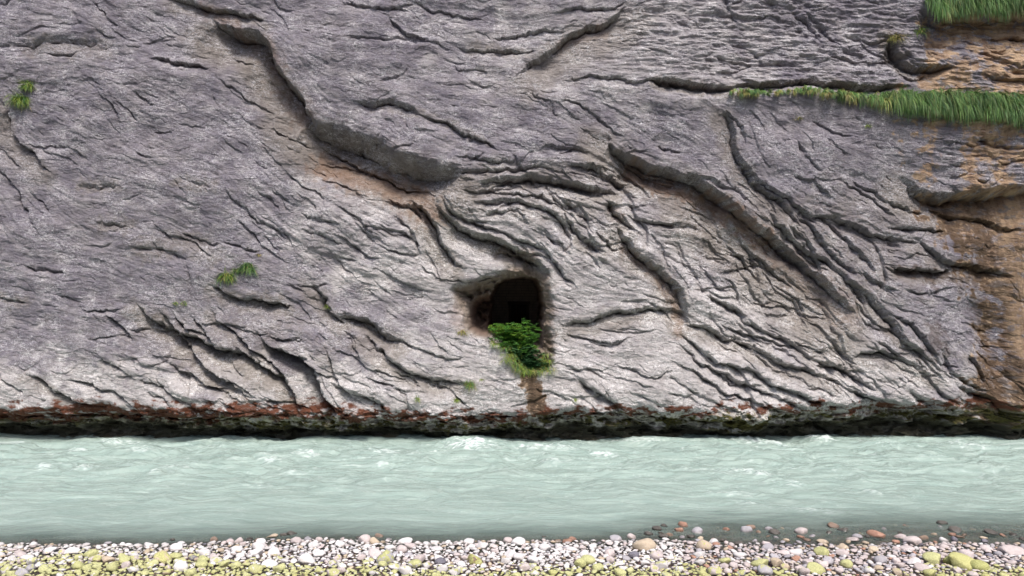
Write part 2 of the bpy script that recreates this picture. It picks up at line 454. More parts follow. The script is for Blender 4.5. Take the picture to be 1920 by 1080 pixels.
# roughness of the bedding: stronger where the strata are folded (middle and lower right), weaker on the smooth left slab
def blob(cx, cy, rx, ry, n=0.0, sd_=0, sc=60):
    r = np.sqrt(((PX - cx) / rx) ** 2 + ((PY - cy) / ry) ** 2)
    if n: r = r + n * fbm(PX / sc, PY / sc, sd_, 4)
    return 1 - sstep(0.55, 1.1, r)
rough = 0.10 + 0.72 * np.maximum.reduce([blob(1050, 400, 330, 150), blob(1480, 560, 330, 260), blob(480, 690, 330, 110), blob(700, 450, 260, 170) * .7,
        blob(1120, 620, 380, 200) * .6, blob(1500, 60, 420, 110) * .6, blob(1750, 700, 200, 120), blob(700, 290, 170, 60) * .8, blob(1840, 110, 130, 90) * .6, blob(1840, 300, 130, 70) * .55])
rough = rough * (0.75 + 0.5 * fbm(PX / 130, PY / 130, 44, 3))
rough = np.clip(rough, 0.07, 1.0)

# many short cracks following the flow
rc = np.random.default_rng(3)
cnt = 0
for k in range(3900):
    x0 = rc.uniform(-120, 2040); y0 = rc.uniform(-110, 775)
    ii = min(NX - 1, np.searchsorted(xs, x0)); jj = min(NY - 1, np.searchsorted(ys, y0))
    r = rough[jj, ii]
    if rc.random() > 0.16 + r * 0.62: continue
    L = 14 + 95 * rc.random() ** 2.2 * (0.5 + r)
    n = max(4, int(L / 4)); pts = [(x0, y0)]; a = rc.normal(0, .22)
    for m in range(n):
        fx, fy = flow(np.array(pts[-1][0]), np.array(pts[-1][1]))
        a += rc.normal(0, .10); ca, sa = math.cos(a), math.sin(a)
        pts.append((pts[-1][0] + 4 * (fx * ca - fy * sa), pts[-1][1] + 4 * (fx * sa + fy * ca)))
    dd = (0.007 + 0.00055 * L) * (0.6 + 0.9 * r) * rc.uniform(.4, 1.6)
    carve(np.array(pts), dd, 1.6 + L * .01, 6 + L * .20 * rc.uniform(.6, 1.5), lip=True, jitter=False, seed=k); cnt += 1

# bedding relief: terraces of the streaky noise
def terr(h, k, sharp=0.22):
    a = h * k; fl_ = np.floor(a); fr = a - fl_
    return (fl_ + sstep(0.5 - sharp, 0.5 + sharp, fr)) / k
FR = fbm(PX / 7, PY / 5, 56, 3)
DEP += rough * (0.016 * terr(S3 + .25 * S2 + .16 * FR, 1.6, .10) + 0.010 * terr(S2 + .3 * S1 + .25 * FR, 1.4, .12)) + .0020 * S1 + .0022 * S2
DEP += 0.16 * fbm(PX / 300, PY / 200, 51, 3) + 0.035 * fbm(PX / 60, PY / 36, 52, 3)
DEP += (0.30 + .40 * rough) * (0.012 * terr(fbm(PX / 20, PY / 11, 53, 4), 2.2, .12) + 0.010 * fbm(PX / 6.5, PY / 4.6, 54, 2))
DEP += .035 * terr(fbm(PX / 90, PY / 45, 57, 4), 1.3, .06) * (.5 + .3 * rough)
# scaly cleavage of the upper right slab
sc_ = np.maximum(blob(1480, 70, 430, 120), .7 * blob(1850, 200, 140, 190))
DEP += sc_ * 0.028 * terr(fbm(PX / 34, PY / 9, 55, 3) * 1.6, 2.2)
# large forms
DEP -= 0.42 * sstep(560, 770, PY) * (1 - .5 * sstep(1500, 1800, PX))
DEP += 0.35 * sstep(1700, 1950, PX) * sstep(330, 480, PY) * (1 - sstep(560, 760, PY))
DEP -= 0.30 * np.exp(-((PX - 1905) / 30) ** 2) * sstep(420, 560, PY)
DEP += 0.22 * np.exp(-(((PX - (1860 + (PY - 560) * .05)) / 26) ** 2)) * sstep(560, 640, PY) * (1 - sstep(700, 770, PY))
# ledges that carry the grass
gl = np.interp(PX, [1360, 1500, 1560, 1640, 1760, 1850, 1930, 3000], [168, 172, 186, 198, 214, 224, 234, 240])
DEP -= 0.16 * sstep(1360, 1640, PX) * sstep(-26, 0, PY - gl) * (1 - sstep(10, 200, PY - gl))
gu = np.interp(PX, [1700, 1740, 1800, 3000], [-10, 28, 30, 20])
DEP += 0.45 * sstep(1720, 1750, PX) * (1 - sstep(-8, 12, gu - PY)) * (1 - sstep(0, 110, PY - gu)) * 0.5
# undercut at the water
uc = np.interp(PX, [-1100, 0, 60, 110, 200, 300, 400, 480, 560, 640, 700, 780, 840, 900, 980, 1100, 1200, 1290, 1340, 1400, 1480, 1600, 1750, 1850, 1920, 3000],
               [800, 800, 808, 797, 797, 800, 806, 806, 808, 806, 810, 808, 817, 812, 803, 800, 800, 803, 812, 810, 797, 790, 795, 800, 800, 800]) + 4 * fbm(PX / 18, PY * 0, 61, 3) + 9 * fbm(PX / 85, PY * 0, 63, 2) - 3
DEP += 0.38 * sstep(-2, 12, PY - uc) + 0.45 * sstep(-42, -2, PY - uc)
DEP += (0.07 * fbm(PX / 24, PY / 9, 62, 3) + .16 * terr(fbm(PX / 60, PY / 22, 64, 4), 1.6, .08)) * sstep(755, 785, PY)

# the cave
def poly_sd(pts):
    pts = np.array(pts, float); m = 40
    i0, i1 = np.searchsorted(xs, [pts[:, 0].min() - m, pts[:, 0].max() + m]); j0, j1 = np.searchsorted(ys, [pts[:, 1].min() - m, pts[:, 1].max() + m])
    X = WU[j0:j1, i0:i1]; Y = WV[j0:j1, i0:i1]; best = np.full(X.shape, 1e9); ins = np.zeros(X.shape, bool)
    for a, b in zip(pts, np.roll(pts, -1, 0)):
        ab = b - a; t = np.clip(((X - a[0]) * ab[0] + (Y - a[1]) * ab[1]) / (ab @ ab), 0, 1)
        best = np.minimum(best, np.hypot(X - a[0] - t * ab[0], Y - a[1] - t * ab[1]))
        c = ((a[1] > Y) != (b[1] > Y)); xc = (b[0] - a[0]) * (Y - a[1]) / (b[1] - a[1] + 1e-9) + a[0]
        ins ^= c & (X < xc)
    R = np.full(PX.shape, -40.0); R[j0:j1, i0:i1] = np.where(ins, best, -best); return R
outer = poly_sd([(842,545),(858,528),(900,516),(935,505),(960,492),(1000,494),(1028,512),(1037,560),(1040,620),(1044,670),(1034,700),(985,703),(966,682),(946,657),(918,638),(885,635),(862,615),(848,575)])
alc = poly_sd([(872,592),(880,570),(896,558),(916,552),(928,556),(926,630),(900,630),(880,618)])
tun = poly_sd([(913,600),(915,562),(926,538),(950,522),(985,516),(1008,524),(1019,545),(1021,600),(1015,650),(990,662),(955,655),(930,640),(917,625)])
DEP += 0.66 * sstep(-4, 36, outer) * (1 + .25 * fbm(PX / 12, PY / 12, 71, 2))
DEP += 1.1 * sstep(-3, 14, alc)
DEP += np.clip(tun + 1, 0, 7) / 7 * 6.5

# --- masks for the rock's own colours and some painted shade
def stroke(pts, r0, r1, n=0.0, sd_=0, sc=14):
    best = np.full(PX.shape, 1e9)
    pts = np.array(pts, float)
    m = r1 + 60
    i0, i1 = np.searchsorted(xs, [pts[:, 0].min() - m, pts[:, 0].max() + m]); j0, j1 = np.searchsorted(ys, [pts[:, 1].min() - m, pts[:, 1].max() + m])
    X = WU[j0:j1, i0:i1]; Y = WV[j0:j1, i0:i1]; b0 = np.full(X.shape, 1e9)
    for a, b in zip(pts[:-1], pts[1:]):
        ab = b - a; t = np.clip(((X - a[0]) * ab[0] + (Y - a[1]) * ab[1]) / (ab @ ab + 1e-9), 0, 1)
        b0 = np.minimum(b0, np.hypot(X - a[0] - t * ab[0], Y - a[1] - t * ab[1]))
    if n: b0 = b0 + n * fbm(X / sc, Y / sc, sd_, 4)
    R = np.zeros(PX.shape); R[j0:j1, i0:i1] = 1 - sstep(r0, r1, b0); return R
N1 = fbm(PX / 34, PY / 26, 81, 5, .6); N2 = fbm(PX / 10, PY / 8, 82, 4, .6); N3 = fbm(PX / 90, PY / 60, 83, 4)
NV = fbm(PX / 16, PY / 150, 84, 3)         # vertical runs
# pale limestone
pale = np.clip(sstep(640, 730, PY + 60 * N3 + 25 * N1) * (1 - .35 * sstep(1560, 1800, PX)) + .75 * blob(1060, 560, 420, 240, .35, 90, 80) + .45 * blob(1180, 90, 380, 130, .5, 91, 60)
               + .5 * blob(700, 420, 200, 130, .4, 92) + .55 * blob(1440, 640, 260, 130, .3, 93) + .3 * N1 + .08, 0, 1)
pale *= 1 - .35 * blob(1620, 300, 330, 130, .3, 94)
# warm grey of freshly broken, un-weathered beds
warm = np.clip(sstep(-.02, .30, DEP - 0.12) * .0 + .55 * blob(1000, 360, 240, 70, .3, 95) + .5 * blob(1560, 470, 200, 130, .4, 96) + .4 * blob(450, 650, 230, 90, .4, 97)
               + .5 * stroke([(600, 250), (700, 300), (850, 350)], 15, 60, 12, 98, 20) + .6 * np.maximum.reduce([stroke([(60, 90), (200, 95)], 6, 28, 12, 151), stroke([(270, 470), (350, 450), (400, 480)], 8, 34, 14, 152), stroke([(150, 348), (215, 350)], 4, 20, 10, 153), stroke([(340, 345), (400, 350)], 4, 20, 12, 154), stroke([(190, 420), (240, 422)], 4, 24, 12, 155), stroke([(0, 560), (50, 565)], 4, 18, 10, 156), stroke([(420, 560), (520, 560)], 4, 22, 12, 157), stroke([(700, 200), (780, 210), (860, 240), (910, 262)], 3, 14, 9, 158), stroke([(1160, 440), (1240, 520)], 4, 22, 12, 159), stroke([(880, 86), (1000, 100), (1060, 80)], 3, 16, 9, 160)]) + .25 * N2, 0, 1)
# un-weathered brown beds plus painted-in shade in the scooped recesses beneath the larger edges
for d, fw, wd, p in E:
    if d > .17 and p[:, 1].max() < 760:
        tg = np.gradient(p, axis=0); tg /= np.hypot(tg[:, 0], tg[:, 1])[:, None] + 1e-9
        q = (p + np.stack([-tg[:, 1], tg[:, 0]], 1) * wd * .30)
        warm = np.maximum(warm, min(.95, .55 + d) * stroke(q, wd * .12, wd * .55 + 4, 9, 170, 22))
# iron stains; the stroke under the big overhang also paints in its shade
tint = np.maximum.reduce([stroke([(600, 310), (660, 335), (720, 345), (775, 370), (800, 400)], 10, 42, 16, 101) * .75,
        stroke([(500, 90), (520, 150), (560, 210)], 6, 34, 14, 102) * .45,
        stroke([(380, 14), (420, 32), (470, 80)], 2, 18, 9, 115) * .5,
        stroke([(1190, 320), (1240, 345), (1330, 372), (1390, 410), (1440, 455)], 8, 26, 14, 103) * .75,
        stroke([(1480, 490), (1540, 540), (1590, 590)], 10, 36, 16, 104) * .3,
        stroke([(1240, 520), (1270, 570), (1275, 625)], 3, 17, 9, 105) * .6,
        stroke([(1175, 470), (1215, 500), (1250, 530)], 3, 14, 8, 106) * .5,
        stroke([(1150, 390), (1165, 415)], 2, 12, 8, 107) * .45,
        stroke([(860, 560), (850, 590), (865, 620)], 3, 16, 8, 108) * .35,
        stroke([(1020, 520), (1028, 580), (1032, 660)], 4, 16, 8, 109) * .45,
        stroke([(940, 470), (1000, 485)], 3, 16, 8, 110) * .4,
        stroke([(1050, 88), (1090, 66), (1130, 55)], 3, 16, 8, 111) * .4,
        stroke([(560, 750), (640, 765), (690, 775)], 3, 16, 8, 112) * .4])
rightm = sstep(-.1, .25, (PX - np.interp(PY, [-200, 40, 60, 130, 150, 230, 330, 380, 450, 520, 600, 680, 760, 900], [1760, 1748, 1745, 1752, 1700, 1712, 1722, 1745, 1770, 1830, 1862, 1845, 1810, 1800])) / 60 + .8 * N1 + .4 * NV)
greyp = np.maximum.reduce([stroke([(1775, 260), (1775, 350)], 20, 34, 16, 121), stroke([(1840, 315), (1848, 338)], 4, 16, 8, 122), stroke([(1805, 85), (1815, 110)], 5, 16, 9, 123),
        stroke([(1900, 320), (1930, 345)], 6, 22, 12, 124), stroke([(1826, 150), (1845, 160)], 3, 18, 12, 125), stroke([(1900, 268), (1930, 268)], 4, 16, 12, 126)])
greyp = np.maximum(greyp, .8 * sstep(.22, .42, fbm(PX / 24, PY / 12, 133, 5, .62) - .1 * sstep(1860, 1920, PX)))
orange = np.clip(rightm * (1 - greyp), 0, 1)
orange = np.maximum(orange, stroke([(990, 705), (1005, 735), (1008, 765)], 12, 20, 8, 127, 9))
dbrown = np.clip(np.maximum(orange, rightm * .9) * sstep(350, 410, PY + 30 * N1) * (1 - .8 * sstep(1880, 1912, PX + 14 * N1 + .06 * (560 - PY))), 0, 1)
dbrown = np.maximum(dbrown, .62 * rightm * sstep(380, 440, PY + 20 * N1))
dbrown = np.maximum(dbrown, .9 * stroke([(1790, 400), (1850, 450), (1880, 520)], 14, 60, 26, 134, 26) * sstep(-.35, .1, N1 + .15))
dbrown = np.maximum(dbrown, .8 * stroke([(1840, 690), (1850, 760), (1930, 790)], 8, 40, 22, 135, 22))
dbrown = np.maximum(dbrown, .8 * stroke([(1700, 512), (1760, 516), (1800, 520), (1850, 530)], 3, 14, 12, 128))
dbrown = np.maximum(dbrown, .6 * np.maximum.reduce([stroke([(1752, 515), (1755, 545)], 2, 9, 7, 129), stroke([(1800, 520), (1803, 550)], 2, 10, 7, 130), stroke([(1745, 620), (1760, 660)], 8, 22, 16, 131),
        stroke([(1850, 560), (1870, 700)], 4, 22, 16, 132)]))
dbrown *= (1 - .7 * sstep(.35, .7, N2 + .3 * np.sin(PX / 9)))
# foot bands
rb = 9 * fbm(PX / 70, PY * 0, 143, 3) + np.interp(PX, [-1100, 0, 60, 250, 500, 620, 700, 800, 980, 1100, 1300, 1500, 1650, 1800, 3000], [762, 762, 758, 756, 755, 752, 762, 772, 770, 766, 762, 755, 762, 752, 750])
rbot = rb + np.interp(PX, [0, 250, 500, 620, 800, 1000, 1200, 1920], [30, 34, 28, 30, 22, 18, 14, 16])
Rn = fbm(PX / 26, PY / 13, 140, 5, .62)
dens = np.interp(PX, [-1100, 0, 560, 700, 1000, 1200, 1500, 1700, 1920, 3000], [.55, .55, .48, .25, .08, -.02, -.02, .1, .2, .1])
red = sstep(-5, 4, PY - rb + 16 * Rn) * (1 - sstep(-5, 6, PY - rbot + 14 * N1)) * sstep(-.12, .06, Rn + dens)
moss = sstep(-4, 10, PY - rbot + 16 * N2 + 8 * N1) * sstep(-.16, .10, fbm(PX / 40, PY / 18, 141, 5, .6) + .16)
yell = sstep(-12, 0, PY - rbot + 10 * N2) * (1 - sstep(10, 30, PY - rbot)) * np.interp(PX, [0, 500, 620, 1000, 1600, 1920], [.8, .7, .35, .3, .25, .2])
wet = sstep(-6, 5, PY - uc + 6 * N2)

Y = D0 + DEP
Xw = (PX - 960.0) / F * D0; Zw = CAMZ - (PY - 540.0) / F * D0
Y0 = Y.copy()
# the wall's flanks and crown turn back so that it is a solid mass
Y[0, :] += 5; Y[:, 0] += 5; Y[:, -1] += 5
V = np.stack([Xw, Y, Zw], -1).reshape(-1, 3)
idx = np.arange(NX * NY).reshape(NY, NX)
Q = np.stack([idx[:-1, :-1], idx[1:, :-1], idx[1:, 1:], idx[:-1, 1:]], -1).reshape(-1, 4)
rock_me = mesh_np('rock_face', V, Q, smooth=False)
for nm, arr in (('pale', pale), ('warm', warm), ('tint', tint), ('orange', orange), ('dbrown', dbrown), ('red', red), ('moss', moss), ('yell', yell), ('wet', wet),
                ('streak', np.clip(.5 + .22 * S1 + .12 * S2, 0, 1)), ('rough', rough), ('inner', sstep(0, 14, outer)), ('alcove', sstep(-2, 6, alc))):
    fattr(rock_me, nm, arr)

def rock_material():
    b = NB('layered_limestone'); co = b.coord()
    streak = b.attr('streak')
    big = b.noise(co, 0.7, 5, .6)
    mid = b.noise(co, 4.0, 6, .65, .6)
    flat = b.mapping(co, (1.0, 1.0, 1.9))
    fine = b.noise(flat, 9.0, 7, .75, .8)
    grit = b.noise(flat, 22.0, 5, .7, .5)
    grey = b.mix(b.ramp(big, [(.35, 0), (.65, 1)]), (0.166, 0.149, 0.182), (0.220, 0.197, 0.222))
    pale_c = b.mix(b.ramp(mid, [(.35, 0), (.7, 1)]), (0.40, 0.370, 0.362), (0.63, 0.588, 0.575))
    c = b.mix(b.math('MULTIPLY', b.attr('pale'), .85), grey, pale_c)
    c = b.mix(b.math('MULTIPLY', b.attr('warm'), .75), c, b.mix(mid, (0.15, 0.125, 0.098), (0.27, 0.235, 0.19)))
    # crusts of pale lichen and calcite: thin squiggles and dots
    sq = b.noise(flat, 6.5, 5, .72, 1.8)
    sq = b.ramp(sq, [(.575, 0), (.60, 1)])
    sl = b.ramp(b.noise(flat, 7.5, 4, .60, .8), [(.474, 0), (.494, 1), (.506, 1), (.526, 0)])
    sl2 = b.ramp(b.noise(b.mapping(co, (1, 1, 1.4)), 4.2, 5, .62, 1.6), [(.482, 0), (.496, 1), (.504, 1), (.518, 0)])
    hair = b.ramp(b.noise(b.mapping(co, (.8, 1, 2.1), (0, math.radians(14), 0)), 2.6, 7, .66, 1.2), [(.486, 0), (.497, 1), (.503, 1), (.514, 0)])
    hairw = b.ramp(b.noise(co, 2.1, 3, .6), [(.45, 0), (.60, 1)])
    dot = b.ramp(b.noise(co, 11.0, 3, .6), [(.62, 0), (.66, 1)])
    where = b.ramp(b.noise(co, 1.6, 5, .65), [(.42, .12), (.58, 1)])
    li = b.math('MULTIPLY', b.math('MAXIMUM', b.math('MAXIMUM', b.math('MULTIPLY', sl, .80), b.math('MULTIPLY', sl2, .80)), b.math('MAXIMUM', b.math('MULTIPLY', sq, .6), b.math('MULTIPLY', dot, 1.0))), where)
    c = b.mix(li, c, b.mix(b.attr('pale'), (0.56, 0.54, 0.56), (0.82, 0.79, 0.78)))
    c = b.mix(b.math('MULTIPLY', b.ramp(streak, [(.30, 1), (.46, 0)]), .12), c, (0.135, 0.118, 0.110))
    c = b.mix(b.math('MULTIPLY', b.ramp(streak, [(.62, 0), (.85, 1)]), .10), c, (0.46, 0.435, 0.43))
    dk = b.ramp(b.noise(flat, 7.0, 6, .75, 1.4), [(.37, 1), (.43, 0)])
    c = b.mix(b.math('MULTIPLY', dk, .50), c, (0.08, 0.066, 0.075))
    c = b.mix(b.math('MULTIPLY', b.math('MULTIPLY', hair, hairw), .75), c, (0.055, 0.042, 0.042))
    tn = b.ramp(b.noise(co, 3.0, 4, .6), [(.3, .6), (.7, 1)])
    c = b.mix(b.math('MULTIPLY', b.attr('tint'), tn), c, b.mix(mid, (0.13, 0.070, 0.040), (0.29, 0.175, 0.105)))
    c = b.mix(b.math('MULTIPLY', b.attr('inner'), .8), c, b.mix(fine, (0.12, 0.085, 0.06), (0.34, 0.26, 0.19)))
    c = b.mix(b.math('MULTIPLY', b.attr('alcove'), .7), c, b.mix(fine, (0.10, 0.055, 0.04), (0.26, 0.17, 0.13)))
    # ochre seep
    run = b.noise(b.mapping(co, (2.6, 1, .45)), 2.2, 5, .6)
    och = b.mix(b.ramp(run, [(.32, 0), (.68, 1)]), (0.23, 0.138, 0.084), (0.56, 0.395, 0.245))
    och = b.mix(b.math('MULTIPLY', b.ramp(fine, [(.50, 0), (.62, 1)]), .45), och, (0.42, 0.33, 0.28))
    och = b.mix(b.math('MULTIPLY', dk, .5), och, (0.10, 0.055, 0.035))
    c = b.mix(b.math('MULTIPLY', b.attr('orange'), .93), c, och)
    c = b.mix(b.math('MULTIPLY', b.attr('dbrown'), .85), c, b.mix(mid, (0.040, 0.024, 0.015), (0.100, 0.062, 0.038)))
    yl = b.mix(fine, (0.40, 0.37, 0.24), (0.68, 0.64, 0.46))
    c = b.mix(b.math('MULTIPLY', b.attr('yell'), b.ramp(mid, [(.40, 0), (.52, 1)])), c, yl)
    c = b.mix(b.math('MULTIPLY', b.attr('red'), b.ramp(fine, [(.30, .55), (.48, 1)])), c, b.mix(mid, (0.085, 0.030, 0.016), (0.165, 0.060, 0.032)))
    mo = b.mix(b.ramp(fine, [(.35, 0), (.65, 1)]), (0.035, 0.030, 0.014), (0.15, 0.132, 0.032))
    c = b.mix(b.math('MULTIPLY', b.attr('moss'), b.ramp(mid, [(.30, .6), (.45, 1)])), c, mo)
    c = b.mix(b.math('MULTIPLY', b.attr('wet'), .9), c, b.mix(mid, (0.045, 0.043, 0.036), (0.13, 0.12, 0.085)))
    b.l(c, b.p.inputs['Base Color'])
    ro = b.math('SUBTRACT', .88, b.math('MULTIPLY', b.attr('wet'), .45)); b.l(ro, b.p.inputs['Roughness'])
    b.p.inputs['Specular IOR Level'].default_value = .3
    h = b.math('ADD', b.math('MULTIPLY', fine, 1.0), b.math('MULTIPLY', grit, .45))
    n1 = b.bump(h, .8, .045)
    n2 = b.bump(b.noise(b.mapping(co, (1, 1, 2.4)), 5.0, 6, .72, 1.2), .75, .09, n1)
    b.l(n2, b.p.inputs['Normal'])
    return b.m
ROCK = rock_material()
rock = link('rock_face', rock_me, ROCK)
tag(rock, 'tall folded grey limestone wall rising from the river', 'cliff', kind='structure')

def surf(px, py):
    """where the wall's surface is at a photo position (px, py)"""
    i = min(NX - 1, max(0, int(round(np.interp(px, xs, np.arange(NX)))))); j = min(NY - 1, max(0, int(round(np.interp(py, ys, np.arange(NY))))))
    return Vector((Xw[j, i], Y0[j, i], Zw[j, i]))

# unseen gorge wall behind the viewer, added to cut the frontal sky light
ox = np.linspace(-45, 45, 260); oz = np.linspace(-1, 26, 90); OX, OZ = np.meshgrid(ox, oz)
OY = -19.0 + 1.6 * fbm(OX / 9, OZ / 6, 151, 5) + .5 * terr(fbm(OX / 5, OZ / 2, 152, 4), 2, .1) - .12 * OZ
OY[-1, :] -= 6
idx = np.arange(OX.size).reshape(OX.shape)
ome = mesh_np('unseen_sky_blocker', np.stack([OX, OY, OZ], -1), np.stack([idx[:-1, :-1], idx[:-1, 1:], idx[1:, 1:], idx[1:, :-1]], -1).reshape(-1, 4), False)
for nm in ('pale', 'warm', 'tint', 'orange', 'dbrown', 'red', 'moss', 'yell', 'wet', 'rough', 'inner', 'alcove'): fattr(ome, nm, np.full(OX.shape, .3 if nm == 'pale' else 0.))
fattr(ome, 'streak', np.full(OX.shape, .5))
tag(link('unseen_sky_blocker', ome, ROCK), 'unseen grey limestone wall added behind the viewer to cut the sky light', 'cliff', kind='structure')

# ------------------------------------------------------------------ masonry inside the cave
def box_v(x0, x1, y0, y1, z0, z1, V, Q):
    n = len(V)
    V += [(x0, y0, z0), (x1, y0, z0), (x1, y1, z0), (x0, y1, z0), (x0, y0, z1), (x1, y0, z1), (x1, y1, z1), (x0, y1, z1)]
    Q += [(n, n+3, n+2, n+1), (n+4, n+5, n+6, n+7), (n, n+1, n+5, n+4), (n+1, n+2, n+6, n+5), (n+2, n+3, n+7, n+6), (n+3, n, n+4, n+7)]
def brickwork():
    yb = D0 + 3.7
    x0, x1 = -0.95, 1.05; z0, z1 = 1.4, 4.4
    dx0, dx1 = (957 - 960) / F * yb, (989 - 960) / F * yb
    ztop = CAMZ - (570 - 540) / F * yb
    root = empty('brick_wall', (0, yb, z0)); V, Q = [], []; r = random.Random(5); z = z0; row = 0
    while z < z1:
        h = .078; x = x0 - r.uniform(0, .2)
        while x < x1:
            L = r.uniform(.16, .27); a, c = max(x, x0), min(x + L - .012, x1)
            for (p, q) in ((a, min(c, dx0)), (max(a, dx1), c)) if z < ztop else ((a, c),):
                if q - p > .02:
                    o = r.uniform(0, .018); box_v(p, q, yb + o, yb + .14, z, z + h - .012, V, Q)
            x += L
        z += h; row += 1
    V = [(a, b_ - yb, c - z0) for a, b_, c in V]
    b = NB('sooty_brick'); co = b.coord(); n = b.noise(co, 6, 4)
    b.l(b.mix(n, (.15, .13, .11), (.33, .29, .25)), b.p.inputs['Base Color']); b.p.inputs['Roughness'].default_value = .95
    b.l(b.bump(b.noise(co, 60, 3), .5, .01), b.p.inputs['Normal'])
    link('masonry', mesh_np('masonry', V, Q, False), b.m, root)
    bm_ = NB('old_mortar'); bm_.p.inputs['Base Color'].default_value = (.12, .11, .10, 1); bm_.p.inputs['Roughness'].default_value = 1
    V, Q = [], []
    box_v(x0, dx0 - .004, .05, .17, 0, z1 - z0, V, Q); box_v(dx1 + .004, x1, .05, .17, 0, z1 - z0, V, Q); box_v(dx0 - .004, dx1 + .004, .052, .168, ztop - z0 + .02, z1 - z0 - .003, V, Q)
    link('mortar', mesh_np('mortar', V, Q, False), bm_.m, root)
    V, Q = [], []
    box_v(dx0 - .05, dx0 + .02, -.025, .12, 0, ztop - z0, V, Q); box_v(dx1 - .02, dx1 + .05, -.025, .12, 0, ztop - z0, V, Q); box_v(dx0 - .08, dx1 + .08, -.03, .125, ztop - z0 + .002, ztop - z0 + .075, V, Q)
    fm = NB('weathered_timber'); fm.p.inputs['Base Color'].default_value = (.06, .045, .035, 1); fm.p.inputs['Roughness'].default_value = .9
    link('door_frame', mesh_np('door_frame', V, Q, False), fm.m, root)
    V, Q = [], []
    for k in range(3):
        w_ = (dx1 - dx0 - .04) / 3; box_v(dx0 + .02 + k * w_ + .003, dx0 + .02 + (k + 1) * w_ - .003, .05, .08, 0, ztop - z0 - .01, V, Q)
    dm = NB('dark_door_boards'); dm.p.inputs['Base Color'].default_value = (.022, .018, .015, 1); dm.p.inputs['Roughness'].default_value = .9
    link('door', mesh_np('door', V, Q, False), dm.m, root)
    tag(root, 'dark brick wall with a narrow doorway closing the cave behind the shrub', 'wall')
brickwork()

# ------------------------------------------------------------------ vegetation
def leaf_mat(name, rough=.55, tr=.35):
    b = NB(name); c = b.attr('col', 'Color')
    n = b.noise(b.coord(), 30, 2)
    c = b.mix(b.math('MULTIPLY', n, .5), c, b.mix(1.0, c, (.6, .6, .5), 'MULTIPLY'))
    b.l(c, b.p.inputs['Base Color']); b.p.inputs['Roughness'].default_value = rough
    b.p.inputs['Specular IOR Level'].default_value = .35
    t = b.n('ShaderNodeBsdfTranslucent'); b.l(c, t.inputs['Color'])
    m = b.n('ShaderNodeMixShader'); m.inputs[0].default_value = tr
    b.l(b.p.outputs[0], m.inputs[1]); b.l(t.outputs[0], m.inputs[2]); b.l(m.outputs[0], b.out.inputs['Surface'])
    return b.m
GRASS = leaf_mat('grass_blade'); LEAF = leaf_mat('shrub_leaf', .5, .3)

class Blades:
    def __init__(s): s.V, s.Q, s.T, s.C = [], [], [], []
    def blade(s, base, dirv, length, width, droop, col, n=4, r=random):
        d = Vector(dirv).normalized(); side = d.cross(Vector((0, 0, 1)))
        if side.length < .1: side = Vector((1, 0, 0))
        side.normalize(); side = (side + Vector((r.uniform(-.5, .5), r.uniform(-.5, .5), 0))).normalized()
        p = Vector(base); i0 = len(s.V); seg = length / n
        for k in range(n + 1):
            t = k / n; wd = width * (1 - t ** 1.6) * .5 + width * .04
            s.V += [tuple(p - side * wd), tuple(p + side * wd)]
            f = .55 + .45 * min(1, t * 2)
            s.C += [col, col]
            d = (d + Vector((0, 0, -droop / n))).normalized(); p = p + d * seg
        for k in range(n):
            a = i0 + 2 * k; s.Q.append((a, a + 1, a + 3, a + 2))
    def leaf(s, c, d, up, L, w, col):
        d = d.normalized(); sd_ = d.cross(up)
        if sd_.length < .05: sd_ = Vector((1, 0, 0))
        sd_.normalize(); n = sd_.cross(d) * .12 * L; i = len(s.V)
        pts = [c, c + d * L * .35 + sd_ * w * .5 + n, c + d * L * .75 + sd_ * w * .36 + n * .6, c + d * L, c + d * L * .75 - sd_ * w * .36 + n * .6, c + d * L * .35 - sd_ * w * .5 + n]
        s.V += [tuple(p) for p in pts]; s.C += [col] * 6
        s.Q += [(i, i + 1, i + 2, i + 3), (i, i + 3, i + 4, i + 5)]
    def build(s, name, mat, parent=None, origin=None):
        V = np.array(s.V)
        if origin is not None: V = V - np.array(origin)
        me = mesh_np(name, V, s.Q, True); cattr(me, 'col', s.C)
        return link(name, me, mat, parent)

def gcol(r, kind='green'):
    if kind == 'green':
        k = r.random()
        base = Vector((.125, .255, .070)) if k < .5 else Vector((.23, .37, .11)) if k < .78 else Vector((.085, .185, .09))
        if r.random() < .07: base = Vector((.32, .28, .12))
    elif kind == 'dry': base = Vector((.42, .33, .15)) if r.random() < .5 else Vector((.34, .36, .11))
    elif kind == 'mix': return gcol(r, 'dry' if r.random() < .45 else 'green')
    elif kind == 'lime': base = Vector((.30, .40, .06))
    f = r.uniform(.75, 1.3); return tuple(base * f)

